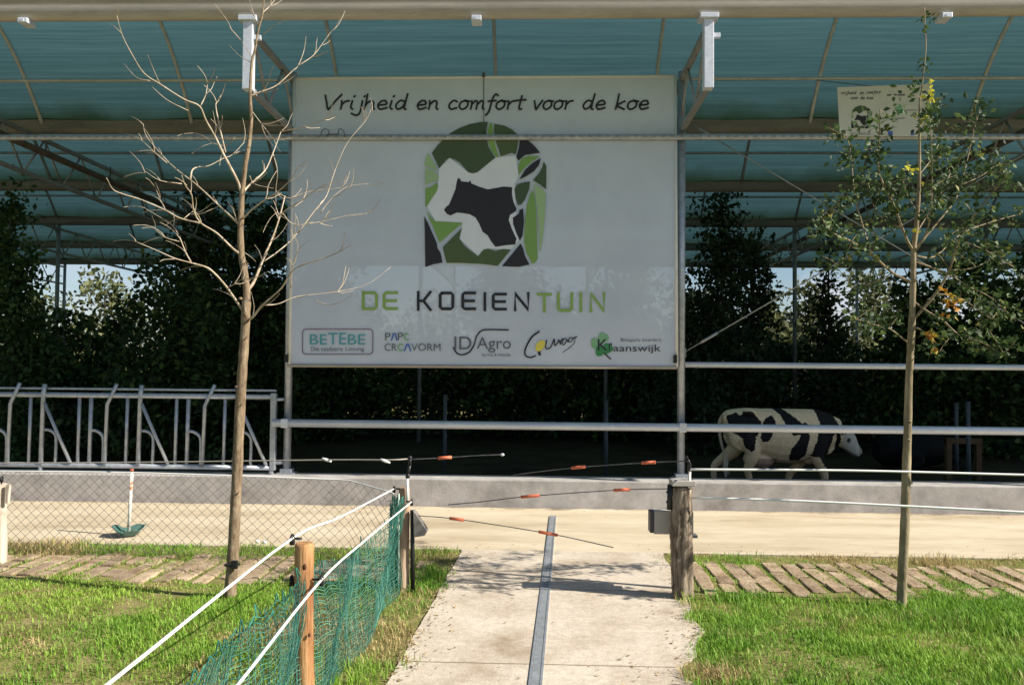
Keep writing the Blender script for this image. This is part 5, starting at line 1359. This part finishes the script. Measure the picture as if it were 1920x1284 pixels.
GT = [
 ('climbing_ivy', 'ivy column climbing a roof post at the far left of the barn', 'ivy', 20, 15.0, 368, 125, 'ivyleaf', 9000, .11, .15, 12, 0),
 ('garden_shrub', 'tall dark shrub under the left gap of sky in the barn', 'shrub', 120, 18.0, 590, 210, 'gardenleaf', 4600, .15, .3, 8, 0),
 ('garden_tree', 'dark broad-leaved tree cutting across the left patch of sky', 'tree', 235, 19.0, 570, 170, 'gardenleaf', 4600, .16, .5, 9, 0),
 ('garden_tree', 'dark leafy tree with open sprays right behind the bare tree trunk', 'tree', 320, 17.0, 497, 230, 'gardenleaf', 6500, .14, .35, 12, 0),
 ('garden_tree', 'tall dark tree reaching the net roof left of the banner', 'tree', 385, 20.0, 345, 190, 'gardenleaf', 13000, .15, .30, 14, 0),
 ('garden_tree', 'dark tree squeezed between the bare trunk and the left banner post', 'tree', 485, 21.0, 385, 200, 'gardenleaf', 12000, .16, .25, 12, 0),
 ('garden_tree', 'tall dark feathery tree touching the roof just right of the banner', 'tree', 1340, 20.0, 372, 190, 'coniferleaf', 11000, .14, .35, 15, .02),
 ('garden_tree', 'thin dark tree leaning right under the roof truss near the cable', 'tree', 1395, 22.0, 440, 120, 'coniferleaf', 5500, .14, .45, 12, .07),
 ('climbing_ivy', 'dark ivy cone wrapped round a roof post left of the leafy tree', 'ivy', 1556, 20.5, 440, 95, 'coniferleaf', 5200, .13, .82, 12, 0),
 ('garden_tree', 'dark round-topped tree directly behind the leafy tree trunk', 'tree', 1715, 21.0, 530, 150, 'gardenleaf', 7500, .16, .25, 10, 0),
 ('garden_tree', 'broad dark tree filling the barn at the right edge', 'tree', 1860, 20.0, 485, 290, 'gardenleaf', 14000, .16, .15, 10, 0),
 ('garden_tree', 'dim tree seen through the banner cloth, left of the emblem foot', 'tree', 610, 23.0, 450, 230, 'gardenleaf', 14000, .17, .3, 10, 0),
 ('garden_tree', 'dim tree showing through the banner cloth at its right side', 'tree', 1170, 23.0, 450, 150, 'gardenleaf', 9000, .17, .3, 10, 0),
 ('garden_tree', 'dim broad tree showing through the banner cloth below the emblem', 'tree', 960, 24.0, 470, 260, 'gardenleaf', 14000, .17, .3, 10, 0),
]
for nm, lb_, ct_, px, D, pt, w, mt_, n_, s_, tp_, nb_, ln_ in GT:
    garden_tree(nm, lb_, ct_, px, D, pt, w, None, mt_, n_, s_, None, tp_, nb=nb_, lean=ln_)
# the long clipped hedges that close the garden
def hedge(label, px0, px1, D, ptop, n, seed):
    rng = np.random.default_rng(seed)
    xa, xb = at(px0, 700, D).x, at(px1, 700, D).x; zt_ = at((px0 + px1) / 2, ptop, D).z
    t = thing('hedge', label, 'hedge', ((xa + xb) / 2, D, FLOOR_Z))
    bl = []
    x = xa
    while x < xb:
        h = (zt_ - FLOOR_Z) * rng.uniform(.86, 1.06)
        for z in np.arange(FLOOR_Z + .25, FLOOR_Z + h, .55): bl.append(((x, D + rng.uniform(-.25, .25), z), (.6, .55, .42)))
        x += .7
    me = leaf_mesh('hedge_leaves', bl, n, .14, rng); me.transform(Matrix.Translation(-WLOC[t.name])); link_mesh('leaves', me, M['gardenleaf'], t)
    mb = MB()
    for x in np.arange(xa + .5, xb, 1.1):
        mb.tube([(x, D, FLOOR_Z), (x + .1, D + .05, FLOOR_Z + .7 * (zt_ - FLOOR_Z))], [.035, .015], 6)
    mb.build('stems', M['shadebark'], t)
hedge('dark hedge running behind the feed fence inside the barn', -260, 560, 23.5, 690, 26000, 1)
hedge('dark hedge below the banner inside the barn', 560, 1290, 24.0, 660, 30000, 2)
hedge('dark hedge behind the cow inside the barn', 1290, 2200, 23.5, 668, 32000, 3)
# sunlit trees beyond the far end
FAR = [(60, 36, 560, 260), (190, 38, 522, 210), (330, 41, 548, 200), (470, 39, 535, 170), (620, 44, 540, 260), (800, 42, 565, 220), (960, 45, 552, 260), (1120, 43, 560, 220),
       (1300, 40, 545, 200), (1455, 37, 568, 150), (1515, 42, 540, 130), (1625, 38, 508, 190), (1760, 40, 530, 220), (1900, 37, 520, 240), (-80, 40, 520, 220), (2050, 41, 520, 260)]
FL = ['round sunlit tree beyond the barn at the far left edge', 'bright olive sunlit tree under the cloud at the left', 'sunlit far tree behind the dark open-spray tree', 'sunlit far tree glimpsed between bare trunk and banner',
      'sunlit far tree hidden behind the left part of the banner', 'low sunlit far tree behind the emblem', 'wide sunlit far tree behind the banner centre', 'sunlit far tree behind the banner lettering at the right',
      'sunlit far tree just right of the banner post', 'pale sunlit far tree rising under the right patch of sky', 'slim pale far tree left of the ivy cone', 'pale green far tree right of the ivy cone',
      'sunlit far tree behind the leafy tree', 'sunlit far tree at the right edge beyond the barn', 'sunlit far tree just outside the left edge', 'sunlit far tree just outside the right edge']
for (px, D, pt, w), lab in zip(FAR, FL):
    garden_tree('far_tree', lab, 'tree', px, D, pt, w, None, 'sunleaf', 3800, .30, 'sunlit trees beyond the barn', .35, base=-.34, nb=9, leaf='crown')

# ================================================================== GRASS
def fbm(x, y, seed):
    rs = np.random.default_rng(seed); s_ = np.zeros_like(x)
    for k in range(7):
        f_ = 0.7 * 1.7 ** k; an = rs.uniform(0, 6.28); ph = rs.uniform(0, 6.28, 2)
        s_ += np.sin(f_ * (x * math.cos(an) + y * math.sin(an)) + ph[0]) * np.sin(f_ * (-x * math.sin(an) + y * math.cos(an)) * 1.1 + ph[1]) / 1.35 ** k
    return s_ / 2.2
def grass_object(name, regions, seed):
    rng = np.random.default_rng(seed); Vs, Cs = [], []
    for (x0, x1, y0, y1, dens, hmin, hmax, mask, dryb) in regions:
        n = int((x1 - x0) * (y1 - y0) * dens)
        x = rng.uniform(x0, x1, n); y = rng.uniform(y0, y1, n)
        cl = fbm(x * 2.3, y * 2.3, 3); keep = mask(x, y, rng.random(n)) & (rng.random(n) < np.clip(0.72 + 0.75 * fbm(x * 1.6, y * 1.6, 5) + .45 * fbm(x * 6, y * 6, 6), .10, 1))
        x, y, cl = x[keep], y[keep], cl[keep]; n = len(x)
        h = (hmin + (hmax - hmin) * rng.random(n) ** 1.6) * np.clip(1 + 0.5 * cl + .6 * fbm(x * 7, y * 7, 8), .3, 2.2)
        a = rng.uniform(0, 2 * math.pi, n); ln = rng.uniform(.15, .75, n); w = rng.uniform(.0016, .0038, n)
        z = np.array([lawn_z(p_, q_) for p_, q_ in zip(x, y)]) - .004
        b = np.stack([x, y, z], 1); d = np.stack([np.cos(a), np.sin(a), np.zeros(n)], 1); s_ = np.stack([-np.sin(a), np.cos(a), np.zeros(n)], 1) * w[:, None]
        up = np.array([0, 0, 1.0])
        mid = b + d * (h * ln * .35)[:, None] + up * (h * .62)[:, None]
        tip = b + d * (h * ln)[:, None] + up * (h * (1 - .25 * ln))[:, None]
        v = np.stack([b - s_, b + s_, mid + s_ * .8, mid - s_ * .8, tip], 1)
        dry = np.clip(fbm(x * 1.5 + 4, y * 2.0, 9) * 1.25 + .55 * fbm(x * 5, y * 6, 14) + dryb + rng.normal(0, .22, n), 0, 1)[:, None]
        g = np.array([0.14, 0.315, 0.030]) * (0.6 + .8 * rng.random((n, 1))) ; g2 = np.array([0.33, 0.50, 0.065])
        mixg = np.clip(fbm(x * 1.9, y * 1.9, 21) * .6 + .45 + rng.normal(0, .25, n), 0, 1)[:, None]
        g = g * (1 - mixg) + g2 * mixg * (0.7 + .5 * rng.random((n, 1)))
        dr = np.array([0.52, 0.40, 0.19]) * (0.6 + .6 * rng.random((n, 1)))
        c = np.where(dry > .62, dr, g * (1 - dry * .35) + dr * dry * .35)
        Vs.append(v.reshape(-1, 3)); Cs.append(np.repeat(c, 5, axis=0))
    V = np.concatenate(Vs); C = np.concatenate(Cs); nb = len(V) // 5
    me = bpy.data.meshes.new(name)
    q = np.arange(nb)[:, None] * 5
    loops = np.concatenate([q + np.array([0, 1, 2, 3]), q + np.array([3, 2, 4])], 1).ravel()
    me.vertices.add(len(V)); me.vertices.foreach_set('co', V.astype(np.float32).ravel())
    me.loops.add(len(loops)); me.loops.foreach_set('vertex_index', loops.astype(np.int32))
    st = (np.arange(nb)[:, None] * 7 + np.array([0, 4])).ravel()
    me.polygons.add(nb * 2); me.polygons.foreach_set('loop_start', st.astype(np.int32)); me.update(calc_edges=True)
    at_ = me.color_attributes.new('blade', 'FLOAT_COLOR', 'POINT')
    at_.data.foreach_set('color', np.hstack([C, np.ones((len(C), 1))]).astype(np.float32).ravel())
    return tag(link_mesh(name, me, M['grass']), 'short mixed green and dry grass on both lawns and along the verge', 'grass', None, 'stuff')
m, N, L, out = newmat('grass_blade')
a = N.new('ShaderNodeAttribute'); a.attribute_name = 'blade'
p = N.new('ShaderNodeBsdfPrincipled'); p.inputs['Roughness'].default_value = .6; p.inputs['Specular IOR Level'].default_value = .3
t_ = N.new('ShaderNodeBsdfTranslucent'); mx = N.new('ShaderNodeMixShader'); mx.inputs['Fac'].default_value = .35
L.new(a.outputs['Color'], p.inputs['Base Color']); L.new(a.outputs['Color'], t_.inputs['Color']); L.new(p.outputs['BSDF'], mx.inputs[1]); L.new(t_.outputs['BSDF'], mx.inputs[2]); L.new(mx.outputs['Shader'], out.inputs['Surface'])
M['grass'] = m
def redge(y): return 1.20 + (y - 7.6) * 0.034 - np.clip((6.4 - y), 0, 2.2) * 0.16 + 0.05 * np.sin(5 * y) + .03 * np.sin(13 * y)
def ledge(y): return -0.70 + (y - 7.6) * 0.034 - 0.03 + 0.05 * np.sin(4 * y + 1) + .03 * np.sin(11 * y)
gaps = lambda x, y, r_: ((x - 1.30) / .168 % 1 > .70) | (fbm(x * 2.6, y * 2.6, 41) > .22)
gapsl = lambda x, y, r_: ((x + 7.6) / .168 % 1 > .70) | (fbm(x * 2.6, y * 2.6, 42) > .20)
grass_object('grass', [
    (0.7, 5.6, 2.6, 6.42, 12500, .016, .075, lambda x, y, r_: (x > redge(y) + .10 * r_) & (y < 6.36 + .08 * np.sin(3 * x) + .07 * np.sin(9 * x)), -.05),
    (-6.2, -1.16, 2.6, 6.56, 10500, .012, .05, lambda x, y, r_: y < 6.46 + .06 * np.sin(3 * x) + .05 * np.sin(8 * x), .12),
    (-1.16, -0.6, 2.6, 6.9, 6500, .025, .10, lambda x, y, r_: x < ledge(y) + .07 - .16 * r_ + .04 * np.sin(17 * y) * np.sin(5 * y), .34),
    (1.25, 7.0, 6.36, 7.40, 5500, .010, .045, gaps, .22),
    (-7.4, -0.9, 6.50, 7.32, 4800, .010, .045, gapsl, .26),
    (1.22, 7.0, 7.28, 7.66, 4200, .02, .07, lambda x, y, r_: y + .14 * np.sin(4 * x) * np.sin(11 * x) > 7.30 + .12 * r_, .28),
    (-7.4, -0.72, 7.16, 7.68, 4200, .02, .075, lambda x, y, r_: y + .14 * np.sin(4 * x) * np.sin(11 * x) > 7.18 + .12 * r_, .22),
    (-0.98, -0.70, 6.3, 7.6, 1600, .02, .07, lambda x, y, r_: fbm(x * 3, y * 3, 50) > .15, .45),
    (1.02, 1.32, 5.9, 6.5, 6500, .03, .12, lambda x, y, r_: np.hypot(x - 1.07, y - 6.05) < .05 + .25 * r_, .42),
    (1.05, 1.30, 6.4, 7.6, 1500, .02, .06, lambda x, y, r_: fbm(x * 3, y * 3, 51) > .05, .5),
], 19)

# ================================================================== STRAW, LEAVES AND DIRT ON THE CONCRETE
rng = np.random.default_rng(77)
n = 1800
y = rng.uniform(3.2, 9.9, n); sd = rng.random(n)
off = rng.exponential(.07, n)
x = np.where(sd < .45, path_edge(-.72, y) + off, np.where(sd < .92, redge(y) + .06 - off * 1.3, rng.uniform(-.7, 1.0, n)))
far = y > 7.55
x = np.where(far, rng.uniform(-6.5, 7, n), x)
y = np.where(far, np.where(rng.random(n) < .5, 9.94 - rng.exponential(.10, n), 7.68 + rng.exponential(.16, n)), y)
keep = (fbm(x * 2.4, y * 2.4, 61) > -.10) | (rng.random(n) < .25)
x, y = x[keep], y[keep]; n = len(x)
a = rng.uniform(0, 6.28, n); L_ = rng.uniform(.008, .045, n); W_ = rng.uniform(.002, .009, n)
d = np.stack([np.cos(a), np.sin(a), rng.normal(0, .12, n)], 1); s_ = np.stack([-np.sin(a), np.cos(a), rng.normal(0, .3, n)], 1)
p_ = np.stack([x, y, np.full(n, .011)], 1)
v = np.stack([p_ - d * L_[:, None] / 2, p_ + s_ * W_[:, None], p_ + d * L_[:, None] / 2, p_ - s_ * W_[:, None]], 1)
me = np_mesh('straw_litter', v.reshape(-1, 3), np.arange(n * 4).reshape(n, 4))
tag(link_mesh('straw_litter', me, M['straw']), 'scattered straw bits and soil crumbs along the concrete edges', 'litter', None, 'stuff')
